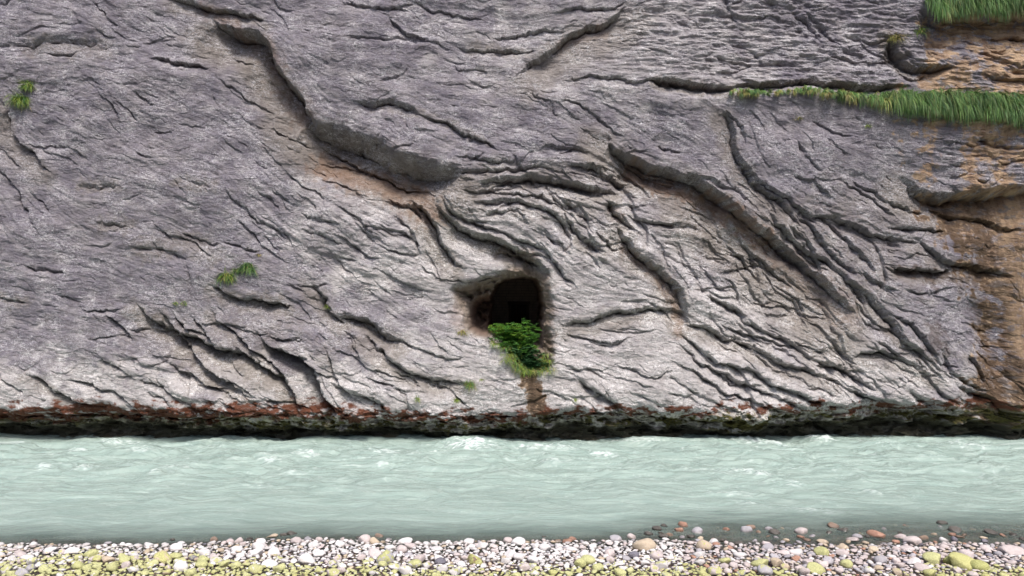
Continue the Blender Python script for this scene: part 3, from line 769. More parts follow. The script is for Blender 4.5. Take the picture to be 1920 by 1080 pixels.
def ledge_grass(name, top, bot, label, n_per, seed):
    """long sedge hanging off a ledge: tufts rooted between the lines top and bot (photo pixels on the wall)"""
    r = random.Random(seed); B = Blades()
    x0, x1 = top[0][0], top[-1][0]
    tx, ty = zip(*top); bx, by = zip(*bot)
    x = x0
    while x < x1:
        yt = np.interp(x, tx, ty); yb = np.interp(x, bx, by); h = yb - yt
        for _ in range(max(1, int(round(h / 11)))):
            fpos = r.random()
            cx = x + r.uniform(-8, 8); cy = yt + 6 + (h * .55) * fpos
            s_ = surf(cx, cy); base = s_ + Vector((0, -.02 - .10 * r.random(), 0))
            kind = 'green' if (x > 1620 or r.random() < .6) else 'mix'
            if fpos > .7 and x < 1660 and r.random() < .6: kind = 'dry'
            shade = r.uniform(.55, 1.3); tone = Vector(gcol(r, kind))
            lean = r.gauss(0, .55); upl = r.uniform(-.1, .8)
            L0 = max(.13, min(.50, (h / F * D0) * r.uniform(.35, .85)))
            for _k in range(int(n_per * r.uniform(.6, 1.5))):
                a = r.gauss(lean, .38)
                dv = Vector((math.sin(a) * .8, -math.cos(a) * .6 - .1, upl + r.uniform(-.35, .5)))
                c = (Vector(gcol(r, kind)) * .5 + tone * .5) * shade
                B.blade(base + Vector((r.uniform(-.03, .03), r.uniform(-.02, .03), r.uniform(-.02, .02))), dv, L0 * r.uniform(.6, 1.2), r.uniform(.008, .017), r.uniform(2.0, 4.5), tuple(c), 5, r)
        x += r.uniform(3.0, 5.5)
    o = B.build(name, GRASS); tag(o, label, 'grass', kind='stuff'); return o

ledge_grass('grass', [(1368, 166), (1400, 163), (1440, 165), (1470, 166), (1500, 158), (1560, 162), (1640, 168), (1700, 160), (1760, 166), (1850, 170), (1930, 178), (2030, 180)],
            [(1368, 178), (1400, 184), (1440, 178), (1470, 172), (1500, 176), (1560, 188), (1640, 205), (1700, 222), (1760, 232), (1850, 238), (1930, 250), (2030, 255)],
            'long green grass trailing over the middle rock ledge', 26, 3)
ledge_grass('grass', [(1738, -14), (1760, -20), (1800, -28), (1930, -30), (2030, -30)], [(1738, 30), (1760, 46), (1800, 42), (1930, 38), (2030, 36)],
            'green grass hanging from the highest ledge above ochre rock', 26, 4)

def tuft(px, py, size, kind, label, n=60, seed=1, spread=1.0, name='grass_tuft', up=.7):
    r = random.Random(seed); s_ = surf(px, py) + Vector((0, .02, 0)); B = Blades(); size *= 1.25; n = int(n * 1.5)
    for _ in range(n):
        a = r.uniform(-1.3, 1.3) * spread
        dv = Vector((math.sin(a), -r.uniform(.2, .9), up + r.uniform(-.4, .6)))
        k = kind
        if kind == 'mix' : k = ('green' if r.random() < .5 else 'lime') if dv.z > .7 else 'mix'
        B.blade(s_ + Vector((r.uniform(-.35, .35) * size * spread, r.uniform(-.02, .02), r.uniform(-.25, .25) * size)), dv, size * r.uniform(.5, 1.2), r.uniform(.007, .014), r.uniform(1.2, 3.0), gcol(r, k), 4, r)
    o = B.build(name, GRASS, None, tuple(s_)); o.location = s_; tag(o, label, 'grass tuft'); return o
tuft(50, 162, .21, 'mix', 'small yellowing grass tuft high above its larger neighbour beside the left crack', 130, 11)
tuft(34, 188, .27, 'mix', 'bushy green and brown grass tuft at the head of the left crack', 230, 12)
tuft(464, 502, .25, 'green', 'upright fresh green grass tuft growing on the grey slab', 190, 13)
tuft(427, 518, .23, 'mix', 'broad green grass tuft with brown base on the grey slab', 200, 14)
tuft(445, 507, .13, 'mix', 'thin strip of short grass joining the two slab tufts', 50, 15)
tuft(484, 478, .09, 'dry', 'tiny dry tuft in a crack just over the upright green tuft', 30, 16)
tuft(330, 568, .09, 'mix', 'tiny sparse tuft on the crack above the left stepped ledges', 30, 17)
tuft(346, 568, .10, 'mix', 'tiny tuft with dry tips beside the sparse one over the stepped ledges', 34, 18)
tuft(613, 574, .10, 'lime', 'tiny lime green tuft in the groove between slab and cave', 30, 19)
tuft(1686, 68, .20, 'dry', 'dry yellowish grass tuft on top of the grey block corner', 90, 20, 1.2)
tuft(1730, 56, .20, 'mix', 'short green tuft in the notch under the highest ledge', 90, 21)
tuft(1625, 236, .08, 'lime', 'single tiny bright tuft on dark rock below the long ledge grass', 26, 22)
tuft(1495, 221, .10, 'dry', 'faint straw coloured tuft on the slab under the thin ledge grass', 26, 23, 1.5)
tuft(883, 716, .18, 'mix', 'hanging olive green tuft on the pale rock below the cave alcove', 90, 24, .7)
tuft(904, 709, .07, 'lime', 'tiny tuft just beside the hanging olive tuft under the alcove', 22, 25)
tuft(858, 747, .10, 'lime', 'bright yellow green moss tuft low on the pale wall', 34, 26, .6)
tuft(787, 744, .11, 'mix', 'dark small tuft in the vertical crack above the red band', 30, 27, .6)
tuft(1076, 747, .08, 'lime', 'tiny yellow green tuft close to the orange stain below the cave', 24, 28, .6)
tuft(868, 622, .14, 'dry', 'brown dry tuft on the sill of the cave alcove', 60, 29, 1.0)
tuft(1395, 176, .14, 'mix', 'green tuft at the tip of the thin ledge grass', 70, 30, 1.2)

def stems_and_leaves(root, base, twigs, rnd, leafL, leafW, cols, leaflets, mat_stem):
    SV, SQ, ST = [], [], []
    B = Blades()
    def tube(p0, p1, r0, r1):
        d = (p1 - p0).normalized(); a = d.orthogonal().normalized(); b_ = d.cross(a); n = len(SV)
        for p, rr in ((p0, r0), (p1, r1)):
            for k in range(5):
                an = k / 5 * 2 * math.pi; SV.append(tuple(p + (a * math.cos(an) + b_ * math.sin(an)) * rr))
        for k in range(5): SQ.append((n + k, n + (k + 1) % 5, n + 5 + (k + 1) % 5, n + 5 + k))
    for (tip, wgt) in twigs:
        b0 = base + Vector((rnd.uniform(-.1, .1), 0, 0)); pts = []
        mid = b0.lerp(tip, .5) + Vector((rnd.uniform(-.05, .05), rnd.uniform(-.06, .02), .06))
        for k in range(7):
            t = k / 6; pts.append(b0 * (1 - t) ** 2 + mid * 2 * t * (1 - t) + tip * t * t)
        for k in range(6): tube(pts[k], pts[k + 1], .007 * (1 - k / 7), .007 * (1 - (k + 1) / 7))
        tone = rnd.choice(cols); tone = Vector(tone) * rnd.uniform(.8, 1.2)
        for k in range(3, 7):
            for _s in range(leaflets):
                p = pts[k] + Vector((rnd.uniform(-.03, .03), rnd.uniform(-.03, .03), rnd.uniform(-.03, .03)))
                a = rnd.uniform(0, 6.283); d = Vector((math.cos(a), -abs(math.sin(a)) * .6 - .2, rnd.uniform(-.35, .45)))
                # a compound leaf: a rib with paired leaflets
                rl = rnd.uniform(.05, .10)
                for q in range(3):
                    pp = p + d.normalized() * rl * q / 2
                    for sg in (-1, 1):
                        side = d.cross(Vector((0, 0, 1))).normalized() * sg
                        B.leaf(pp, d * .6 + side + Vector((0, 0, rnd.uniform(-.3, .3))), Vector((0, 0, 1)), leafL * rnd.uniform(.7, 1.2), leafW * rnd.uniform(.7, 1.2), tuple(tone * rnd.uniform(.75, 1.25)))
                B.leaf(p + d.normalized() * rl, d, Vector((0, 0, 1)), leafL, leafW, tuple(tone * rnd.uniform(.8, 1.2)))
    link('stem', mesh_np('stem', [tuple(Vector(v) - root.location) for v in SV], SQ), mat_stem, root)
    B.build('foliage', LEAF, root, tuple(root.location))

stem_m = NB('twig_bark'); stem_m.p.inputs['Base Color'].default_value = (.09, .07, .04, 1); stem_m.p.inputs['Roughness'].default_value = .8; stem_m = stem_m.m
def cp(px, py, y): return Vector(px2w(px, py, y))
r = random.Random(31)
root = empty('leafy_shrub', cp(975, 668, 17.25))
tw = []
for _ in range(105):
    px = r.uniform(924, 1006)
    top = np.interp(px, [920, 935, 960, 985, 1000, 1010], [620, 609, 603, 599, 606, 624]); bot = np.interp(px, [920, 950, 1010], [640, 668, 680])
    py = top + (bot - top) * r.random() ** 1.3
    tw.append((cp(px, py, 16.98 + r.uniform(-.28, .25)), 1))
tw += [(cp(921, 611, 17.0), 1), (cp(932, 607, 17.0), 1), (cp(990, 604, 17.2), 1), (cp(1000, 612, 17.1), 1)]
stems_and_leaves(root, cp(975, 668, 17.25), tw, r, .055, .026, [(.15, .34, .055), (.11, .27, .07), (.28, .46, .07), (.12, .30, .05)], 3, stem_m)
tag(root, 'bright green leafy shrub filling the lower half of the cave mouth', 'shrub')
root = empty('low_plant', cp(985, 692, 17.0))
tw = []
for _ in range(40):
    px = r.uniform(955, 1022); py = r.uniform(650, 690); 
    if px < 975 and py > 678: continue
    tw.append((cp(px, py, 16.80 + r.uniform(-.12, .12)), 1))
stems_and_leaves(root, cp(985, 692, 16.9), tw, r, .06, .045, [(.06, .16, .06), (.09, .21, .08), (.05, .13, .055)], 3, stem_m)
tag(root, 'darker broad leaved plant below the shrub at the cave sill', 'plant')
def sill_grass():
    r = random.Random(9); B = Blades()
    spots = [(r.uniform(966, 1032), r.uniform(676, 700)) for _ in range(50)] + [(r.uniform(922, 962), r.uniform(622, 650)) for _ in range(26)] + [(r.uniform(945, 972), r.uniform(650, 680)) for _ in range(24)] + [(r.uniform(1018, 1036), r.uniform(660, 700)) for _ in range(16)]
    for px, py in spots:
        b0 = Vector(px2w(px, py - 4, min(17.15, surf(px, py).y - .06)))
        for _ in range(16):
            a = r.uniform(-1.2, 1.2)
            B.blade(b0 + Vector((r.uniform(-.04, .04), 0, 0)), Vector((math.sin(a), -.6, r.uniform(.1, 1.0))), r.uniform(.12, .26), r.uniform(.006, .011), r.uniform(1.5, 3.2), gcol(r, 'lime' if r.random() < .3 else 'mix'), 4, r)
    o = B.build('grass', GRASS); tag(o, 'yellow green grass fringing the sill of the cave under the shrub', 'grass', kind='stuff')
sill_grass()

# ------------------------------------------------------------------ ground and river
SHX = [-30, -6.9, -4.5, -3.3, -1.9, 0.3, 1.7, 3.2, 5.4, 7.0, 30]
def shore_y(x):
    # distance of the waterline, from its position in the photograph
    pxs = np.array([0, 300, 500, 640, 800, 960, 1120, 1250, 1400, 1600, 1750, 1920], float)
    pys = np.array([1021, 1022, 1014, 1012, 1018, 1014, 1016, 1013, 1021, 1023, 1017, 1021], float)
    d = CAMZ * F / (pys - 540); xx = (pxs - 960) / F * d
    return np.interp(x, xx, d)
gx = np.concatenate([np.linspace(-80, -12, 30)[:-1], np.linspace(-12, 12, 420), np.linspace(12, 80, 30)[1:]])
gy = np.concatenate([np.linspace(-80, 6.5, 40)[:-1], np.linspace(6.5, 12.5, 150), np.linspace(12.5, 40, 20)[1:]])
GX, GY = np.meshgrid(gx, gy)
def ground_z(x, y):
    s = shore_y(x) - y
    z = np.where(s > 0, np.minimum(s, 5) * .055 + np.maximum(s - 5, 0) * .02, np.maximum(s * (.17 - .115 * sstep(.8, 3.2, x)) * (1 + np.maximum(-s - .8, 0)), -1.2))
    return z - .035
GZ = ground_z(GX, GY) + .012 * fbm(GX * 3, GY * 3, 201, 3)
idx = np.arange(GX.size).reshape(GX.shape)
Q = np.stack([idx[:-1, :-1], idx[:-1, 1:], idx[1:, 1:], idx[1:, :-1]], -1).reshape(-1, 4)
gme = mesh_np('ground', np.stack([GX, GY, GZ], -1), Q)
b = NB('wet_gravel_bed'); co = b.coord()
vo = b.n('ShaderNodeTexVoronoi'); vo.inputs['Scale'].default_value = 22; b.l(co, vo.inputs['Vector'])
c = b.mix(b.noise(co, 9, 4), (.07, .052, .042), (.20, .155, .13)); c = b.mix(.35, c, vo.outputs['Color'], 'MULTIPLY')
b.l(c, b.p.inputs['Base Color']); b.p.inputs['Roughness'].default_value = .8
b.l(b.bump(vo.outputs['Distance'], 1.0, .03), b.p.inputs['Normal'])
tag(link('ground', gme, b.m), 'stony river bed and gravel bank', 'ground', kind='structure')

wx = np.concatenate([np.linspace(-70, -11, 60)[:-1], np.arange(-11, 11, .022), np.linspace(11, 70, 60)[1:]])
wy = np.concatenate([np.arange(9.2, 18.4, .022), np.linspace(18.4, 22, 10)[1:]])
WX, WY = np.meshgrid(wx, wy)
far = sstep(10.6, 15.5, WY); core = 1 - sstep(9, 14, np.abs(WX)) * .0
ux = WX + .5 * fbm(WX * .7, WY * .9, 301, 3); uy = WY + .16 * WX * .35 + .22 * fbm(WX * .8, WY * 1.2, 302, 3)
def ridge(x, y, s): return 1 - np.abs(perlin(x, y, s)) * 1.6
big = fbm(ux * .55, uy * .9, 303, 3)
h1 = perlin(ux * .9, uy * 3.0, 304); h2 = ridge(ux * 1.7, uy * 5.5, 305) - .6; h3 = ridge(ux * 3.6 + 3, uy * 11, 306) - .6; h4 = ridge(ux * 8, uy * 20, 307) - .6
amp = .25 + .75 * far
WH = amp * (.085 * big + .050 * h1 + .030 * h2 + .013 * h3 * (.4 + far) + .004 * h4)
foam = np.clip(sstep(.55, .95, h2 * .9 + h3 * .45 + .35 * big + .15 * fbm(WX * 5, WY * 14, 308, 3)) * (.25 + .75 * far), 0, 1) * .6
fstr = ridge(ux * 1.1 + 9, uy * 8.5, 309); fstr2 = ridge(ux * 2.3 + 4, uy * 15, 310)
foam = np.maximum(foam * .6, .24 * sstep(.86, 1.0, fstr) * sstep(-.1, .5, fbm(WX * 1.2, WY * 2.4, 311, 3) + .1) * (.35 + .65 * far))
foam = np.maximum(foam, .17 * sstep(.88, 1.0, fstr2) * sstep(-.05, .5, fbm(WX * 2, WY * 4, 312, 3)))
caps = [(885, 838, 30, 7, .12), (720, 848, 20, 5, .07), (800, 850, 22, 5, .05), (1000, 842, 22, 5, .09), (1045, 843, 22, 5, .09), (1130, 851, 16, 5, .09), (1035, 864, 12, 4, .04), (1405, 826, 26, 5, .08),
        (1440, 830, 30, 4, .06), (1537, 825, 16, 5, .10), (1400, 888, 24, 6, .08), (1425, 895, 16, 5, .05), (508, 862, 16, 6, .06), (575, 851, 22, 5, .06), (146, 843, 14, 4, .06), (160, 880, 14, 5, .05), (290, 886, 7, 4, .05),
        (80, 883, 10, 4, .05), (1635, 922, 10, 4, .04), (1487, 908, 12, 4, .05), (1640, 926, 6, 4, .03), (1405, 943, 16, 4, .03), (1370, 925, 30, 4, .03), (1520, 958, 40, 5, .03), (1550, 962, 24, 4, .03), (265, 848, 20, 3, .05), (225, 828, 34, 3, .06),
        (1820, 833, 28, 4, .05), (480, 911, 18, 3, .02), (550, 888, 10, 4, .04), (1190, 826, 30, 3, .05), (330, 880, 26, 3, .03), (712, 872, 10, 4, .05), (1320, 880, 20, 3, .03), (20, 832, 20, 4, .06)]
for cxp, cyp, rx, ry, hh in caps:
    cx_, cy_ = ground_hit(cxp, cyp); rxw = rx / F * cy_ * 1.6; ryw = ry * cy_ / (cyp - 540) * 1.15
    i0, i1 = np.searchsorted(wx, [cx_ - rxw * 3, cx_ + rxw * 3]); j0, j1 = np.searchsorted(wy, [cy_ - ryw * 3, cy_ + ryw * 3])
    A = WX[j0:j1, i0:i1]; Bq = WY[j0:j1, i0:i1]; n_ = fbm(A * 6, Bq * 8, 320, 4)
    sk = (Bq - cy_) + .22 * (A - cx_)
    g = np.exp(-((A - cx_) / rxw) ** 2 - (sk / ryw) ** 2)
    WH[j0:j1, i0:i1] += hh * .7 * g * (1 + .5 * n_)
    rg = 1 - np.abs(perlin(A * 5 + Bq * 3, Bq * 15, 322)) * 2.2
    foam[j0:j1, i0:i1] = np.maximum(foam[j0:j1, i0:i1], sstep(.15, 1.1, g * (.25 + 1.1 * rg) + .5 * n_ * sstep(.05, .4, g)) * min(.85, .12 + hh * 5.5))
depth = np.clip(-(ground_z(WX, WY)), 0, 2)
WH *= sstep(.03, .22, depth) * .9 + .1
idx = np.arange(WX.size).reshape(WX.shape)
keep = depth > .012
Q = np.stack([idx[:-1, :-1], idx[:-1, 1:], idx[1:, 1:], idx[1:, :-1]], -1)[(keep[:-1, :-1] | keep[1:, 1:])]
wme = mesh_np('water', np.stack([WX, WY, WH], -1), Q)
fattr(wme, 'foam', foam); fattr(wme, 'depth', depth)
b = NB('glacial_water'); co = b.coord()
flowv = b.mapping(co, (1, 3.2, 1), (0, 0, math.radians(-7)))
n = b.noise(flowv, 1.4, 5, .6, .6); st = b.noise(flowv, 5.0, 6, .65, .9); st2 = b.noise(b.mapping(co, (1, 4.5, 1), (0, 0, math.radians(5))), 9, 5, .65, .8)
c = b.mix(b.ramp(n, [(.35, 0), (.65, 1)]), (.266, .350, .314), (.312, .390, .350))
thr = b.ramp(st, [(.60, 0), (.70, 1)]); thr2 = b.ramp(st2, [(.62, 0), (.70, 1)])
fo = b.math('MINIMUM', 1.0, b.math('ADD', b.attr('foam'), b.math('ADD', b.math('MULTIPLY', thr, .06), b.math('MULTIPLY', thr2, .05))))
fo = b.math('MULTIPLY', fo, b.ramp(b.attr('depth'), [(.06, 0), (.2, 1)]))
c = b.mix(fo, c, (.78, .84, .83))
b.l(c, b.p.inputs['Base Color'])
b.l(b.math('ADD', .14, b.math('MULTIPLY', fo, .6)), b.p.inputs['Roughness'])
b.p.inputs['IOR'].default_value = 1.33
hh = b.math('ADD', st, b.math('MULTIPLY', st2, .5))
b.l(b.bump(hh, .55, .05), b.p.inputs['Normal'])
g = b.n('ShaderNodeBsdfTransparent'); g.inputs['Color'].default_value = (.70, .71, .69, 1)
mx = b.n('ShaderNodeMixShader'); b.l(b.ramp(b.math('ADD', b.attr('depth'), b.math('MULTIPLY', b.math('SUBTRACT', n, .5), .08)), [(.0, .05), (.04, .16), (.11, .60), (.22, 1.0)]), mx.inputs[0])
b.l(g.outputs[0], mx.inputs[1]); b.l(b.p.outputs[0], mx.inputs[2]); b.l(mx.outputs[0], b.out.inputs['Surface'])
tag(link('water', wme, b.m), 'milky turquoise river running along the cliff', 'river', kind='structure')

# ------------------------------------------------------------------ stones
def stone_shape(seed, sub):
    bm = bmesh.new(); bmesh.ops.create_icosphere(bm, subdivisions=sub, radius=1.0)
    v = np.array([x.co[:] for x in bm.verts]); f = np.array([[q.index for q in p.verts] for p in bm.faces]); bm.free()
    r = np.random.default_rng(seed)
    for _ in range(7):       # worn flats
        nrm = r.normal(size=3); nrm /= np.linalg.norm(nrm); off = r.uniform(.50, .88)
        dd = v @ nrm - off; v = v - np.outer(np.where(dd > 0, dd * .9, 0), nrm)
    for k in range(3):
        q = r.normal(size=3) * (1.6 + k); v = v * (1 + .06 / (k + 1) * np.sin(v @ q + r.uniform(0, 6)))[:, None]
    v = v * np.array([1.0, r.uniform(.68, .95), r.uniform(.5, .75)])
    return v / np.abs(v[:, 0]).max(), f
SH3 = [stone_shape(s, 3) for s in range(16)]; SH2 = [stone_shape(100 + s, 2) for s in range(16)]

def stone_mat(name, individual):
    b = NB(name); co = b.coord()
    if individual:
        oi = b.n('ShaderNodeObjectInfo'); c = oi.outputs['Color']; green = oi.outputs['Alpha']; geo = b.n('ShaderNodeNewGeometry'); co = geo.outputs['Position']
    else:
        c = b.attr('col', 'Color'); green = b.attr('algae')
    n = b.noise(co, 28, 5, .65); v2 = b.noise(co, 90, 3, .6)
    c = b.mix(b.math('MULTIPLY', b.ramp(n, [(.35, 0), (.7, 1)]), .45), c, b.mix(1.0, c, (.62, .60, .60), 'MULTIPLY'))
    c = b.mix(b.math('MULTIPLY', b.ramp(v2, [(.60, 0), (.68, 1)]), .3), c, (.75, .72, .70))
    al = b.mix(b.ramp(v2, [(.35, 0), (.65, 1)]), (.27, .27, .075), (.52, .52, .21))
    gsep = b.n('ShaderNodeSeparateXYZ'); geo2 = b.n('ShaderNodeNewGeometry'); b.l(geo2.outputs['Normal'], gsep.inputs[0])
    edge = b.noise(co, 16, 3, .6)
    gf = b.math('ADD', b.math('MULTIPLY', green, 1.9), b.math('ADD', b.math('MULTIPLY', edge, 2.2), b.math('MULTIPLY', gsep.outputs[2], .35)))
    gf = b.ramp(b.math('SUBTRACT', gf, 1.95), [(.0, 0), (.12, 1)])
    gf = b.math('MULTIPLY', gf, b.ramp(green, [(.02, 0), (.10, 1)]))
    c = b.mix(b.math('MULTIPLY', gf, .85), c, al)
    # stones lapped by the river are wet
    pos = b.n('ShaderNodeSeparateXYZ'); b.l(b.n('ShaderNodeNewGeometry').outputs['Position'], pos.inputs[0])
    wet = b.ramp(b.math('ADD', b.math('MULTIPLY', pos.outputs[2], 8), b.math('MULTIPLY', edge, .3)), [(.22, 1), (.42, 0)])
    c = b.mix(b.math('MULTIPLY', wet, .75), c, b.mix(1.0, c, (.42, .38, .35), 'MULTIPLY'))
    b.l(c, b.p.inputs['Base Color'])
    b.l(b.math('SUBTRACT', .82, b.math('MULTIPLY', wet, .5)), b.p.inputs['Roughness'])
    b.l(b.bump(b.math('ADD', n, b.math('MULTIPLY', v2, .4)), .5, .012), b.p.inputs['Normal'])
    return b.m
ST_I = stone_mat('river_stone', True); ST_S = stone_mat('river_stone_small', False)
stone_me = []
for k, (v, f) in enumerate(SH3):
    me = mesh_np('river_stone', v, None, True, f); me.materials.append(ST_I); stone_me.append(me)

CW = {'pale': (.58, .55, .54), 'white': (.68, .65, .64), 'pink': (.50, .43, .415), 'grey': (.36, .34, .36), 'slate': (.16, .15, .18), 'dark': (.085, .075, .065), 'rust': (.36, .20, .14),
      'tan': (.47, .38, .28), 'brown': (.24, .165, .12)}
WORD = {'pale': 'pale', 'white': 'whitish', 'pink': 'pinkish', 'grey': 'grey', 'slate': 'slate blue', 'dark': 'dark wet', 'rust': 'rusty red', 'tan': 'sandy', 'brown': 'brown'}
# stones one can point at: px, py, width, height, colour, algae, label
NOTE = [
 (90,1026,28,15,'white',0,'whitish stone on the gravel edge at the far left'), (136,1027,30,18,'white',.0,'bright rounded stone, second from the left along the water edge'),
 (168,1034,27,18,'pale',.9,'yellow green stone just inland of the bright rounded one'), (61,1013,13,8,'dark',0,'small dark stone wading off the left bank'),
 (331,1019,26,18,'white',0,'pale stone jutting into the water below the left cracks'), (322,1011,10,8,'dark',0,'tiny dark stone touching the jutting pale stone'),
 (446,1012,18,15,'pink',0,'pinkish stone standing tallest of the pair at the inner bend'), (442,1025,26,17,'pale',0,'pale stone at the foot of the tall pinkish one'),
 (481,1030,26,19,'white',0,'oval whitish stone beside the left bend in the shore'), (508,1003,24,11,'tan',0,'sandy flat stone lying in shallow water'),
 (531,1001,14,9,'dark',0,'small dark stone between the sandy and the olive ones'), (547,996,19,14,'dark',.15,'dark olive stone poking highest out of the shallows'),
 (553,1012,23,20,'pink',0,'round pink stone under the dark olive one'), (578,1009,18,11,'grey',0,'grey stone right next to the round pink one'),
 (597,1010,16,13,'pink',0,'small pinkish stone at the end of the shallow row'), (505,1059,30,12,'white',0,'long flat white pebble lying among green gravel'),
 (575,1050,32,24,'white',.1,'large white stone with faint yellow patches in the gravel'), (228,1040,16,18,'pale',.9,'small upright green stone of the left green pair'),
 (233,1050,22,17,'pale',1,'squat green stone of the left green pair'), (328,1042,24,15,'pale',1,'bright green topped stone near the half green boulder'),
 (305,1044,33,22,'tan',.4,'half green tan boulder in the left gravel'), (202,1049,24,16,'tan',.05,'cream coloured stone next to the left green pair'),
 (208,1066,20,20,'pale',1,'deep green round stone lowest in the left gravel'), (145,1062,20,20,'pale',.8,'olive round stone near the bottom of the frame'),
 (404,1052,24,14,'pale',.35,'speckled green grey stone in the left gravel'), (420,1059,22,14,'pale',.6,'green mottled stone next to the long white pebble'),
 (683,1009,23,22,'pink',0,'big round pinkish stone, left of the shore twins'), (703,1011,22,20,'tan',0,'big mottled stone, right of the shore twins'),
 (760,1012,28,17,'white',0,'smooth white oval stone behind the shore twins'), (732,1022,24,17,'pale',0,'pale stone at the front left of the white oval one'),
 (753,1024,20,18,'pink',0,'pinkish grey stone in front of the white oval one'), (722,1045,33,31,'grey',.38,'large grey boulder with green on its right flank'),
 (777,1060,26,18,'pale',.5,'green flecked stone to the right of the large grey boulder'), (704,1032,26,22,'pink',.0,'squarish pinkish stone over the large grey boulder'),
 (953,1011,19,15,'pink',0,'pink grey stone left of the bright boulder below the cave'), (973,1014,27,21,'white',0,'bright boulder on the water edge straight below the cave'),
 (1005,1019,15,22,'pale',0,'narrow upright stone beside the bright boulder'), (1022,1021,23,21,'white',0,'wide white stone right of the narrow upright one'),
 (1063,1013,20,9,'rust',0,'flat rusty red stone in the little shore pool'), (1074,1009,14,8,'rust',0,'small bright red stone in the little shore pool'),
 (1046,1013,14,8,'brown',0,'brown stone at the mouth of the little shore pool'), (1109,1018,20,16,'pale',0,'pale rounded stone past the little shore pool'),
 (888,1049,27,21,'brown',.45,'brown stone with green crown in mid gravel'), (898,1057,16,13,'tan',.7,'small green sandy stone under the brown green crowned one'),
 (1185,1004,18,12,'pink',0,'pinkish stone touching the brown boulder in the shallows'), (1208,1015,42,26,'tan',0,'largest tan and brown boulder at the middle right water edge'),
 (1246,984,14,9,'dark',0,'lone dark stone farthest out in the river'), (1273,991,18,12,'rust',0,'orange brown stone alone in the shallows'),
 (1255,1001,16,8,'brown',0,'low brown stone between the lone dark and orange ones'), (1103,1050,26,16,'pale',.95,'bright green stone in the right middle gravel'),
 (1088,1058,22,18,'pale',.85,'yellow green stone touching the bright green one'), (1145,1032,22,22,'pink',0,'pinkish stone with flat face in the right middle gravel'),
 (1322,1016,31,26,'tan',.22,'tall pointed boulder with greenish tip near the shallows'), (1362,991,14,8,'rust',0,'small rusty stone awash in the shallows'),
 (1503,993,25,18,'pink',0,'salmon pink boulder standing in shallow water'), (1563,983,22,13,'brown',0,'dark brown stone, outer one of the long pair in the water'),
 (1581,991,20,11,'dark',0,'dark stone, inner one of the long pair in the water'), (1609,1004,19,12,'grey',0,'blue grey pebble in the shallow pool'),
 (1600,1010,24,8,'pink',0,'flat pink stone under the blue grey pebble'), (1645,998,33,14,'rust',0,'long rusty red stone lying in the right shallows'),
 (1690,1003,22,14,'pink',0,'pink brown stone left of the pale pink pair'), (1712,1011,30,22,'pink',0,'broad pale pink stone at the right water edge'),
 (1733,1006,19,12,'brown',0,'orange brown stone behind the broad pale pink one'), (1771,1010,16,12,'pale',0,'small pale stone next to the slate stone at right'),
 (1791,1009,11,15,'slate',0,'narrow slate grey stone leaning at the right edge'), (1861,995,26,12,'dark',0,'dark stone out in the water at the far right'),
 (1897,1024,48,24,'pink',0,'biggest pink boulder at the right end of the shore'), (1540,1029,29,18,'grey',.7,'grey stone with bright green top by the pool'),
 (1561,1038,12,12,'rust',0,'small orange red stone next to the green topped one'), (1580,1020,24,11,'tan',0,'sandy pink long stone behind the green topped one'),
 (1543,1014,24,12,'tan',0,'split sandy stone above the green topped one'), (1470,1030,24,18,'pink',0,'mauve stone in the right gravel'),
 (1640,1024,20,16,'tan',0,'honey coloured stone in the right gravel'), (1703,1021,28,15,'pink',0,'long pinkish stone below the pale pink pair'),
 (1588,1058,22,17,'pale',.9,'lime green stone in the lower right gravel'), (1750,1048,36,20,'pale',.7,'wide green stone at the head of the mossy heap'),
 (1780,1050,18,22,'dark',.8,'dark green upright stone in the mossy heap'), (1808,1054,60,26,'tan',.85,'largest slab of the mossy heap, coated green'),
 (1838,1063,30,20,'dark',.7,'dark green stone at the low end of the mossy heap'), (1715,1053,24,18,'pale',.0,'pale square stone in front of the mossy heap'),
 (1437,1017,18,10,'pink',0,'small pink stone on the shore before the shallow pool'), (1370,1020,12,10,'rust',0,'reddish small stone beside the pointed boulder'),
 (1385,1017,20,10,'dark',0,'dark flat stone right of the pointed boulder'), (1416,1012,10,12,'grey',0,'thin grey stone standing in the shallow pool'),
 (1427,1058,34,20,'pale',.95,'large bright green stone in the lower right gravel'), (1360,1051,24,14,'pale',.7,'small green stone beyond the large bright green one'),
 (1530,1068,34,20,'pale',.9,'green stone cut by the lower frame'), (1847,1013,14,10,'slate',0,'slate pebble left of the pink boulder'), (1280+572,1022,24,14,'pink',0,'rosy stone just left of the biggest pink boulder'),
]
placed = []       # x, y, radius
stones = []       # individual: dict
def put_ind(x, y, rx, hgt, colr, al, label, rs, seated=.0, grp=None):
    k = rs.randrange(len(stone_me)); o = bpy.data.objects.new('river_stone', stone_me[k]); COL.objects.link(o)
    gz = float(ground_z(np.array(x), np.array(y)))
    base = max(gz + .01, -hgt * .42) if gz < 0 else gz + .035
    sh = SH3[k][0]; zr = np.abs(sh[:, 2]).max(); yr = np.abs(sh[:, 1]).max()
    o.scale = (rx, rx * rs.uniform(.8, 1.0) / max(yr, .7), hgt / zr)
    o.location = (x, y, base + hgt * (.45 + seated)); o.rotation_euler = (rs.uniform(-.25, .25), rs.uniform(-.22, .22), rs.uniform(-.35, .35) + (math.pi if rs.random() < .5 else 0))
    c = CW[colr]; f = rs.uniform(.88, 1.12); o.color = (c[0] * f, c[1] * f, c[2] * f, al)
    tag(o, label, 'stone', grp or 'river stones along the gravel shore')
    placed.append((x, y, rx)); return o
rs = random.Random(77)
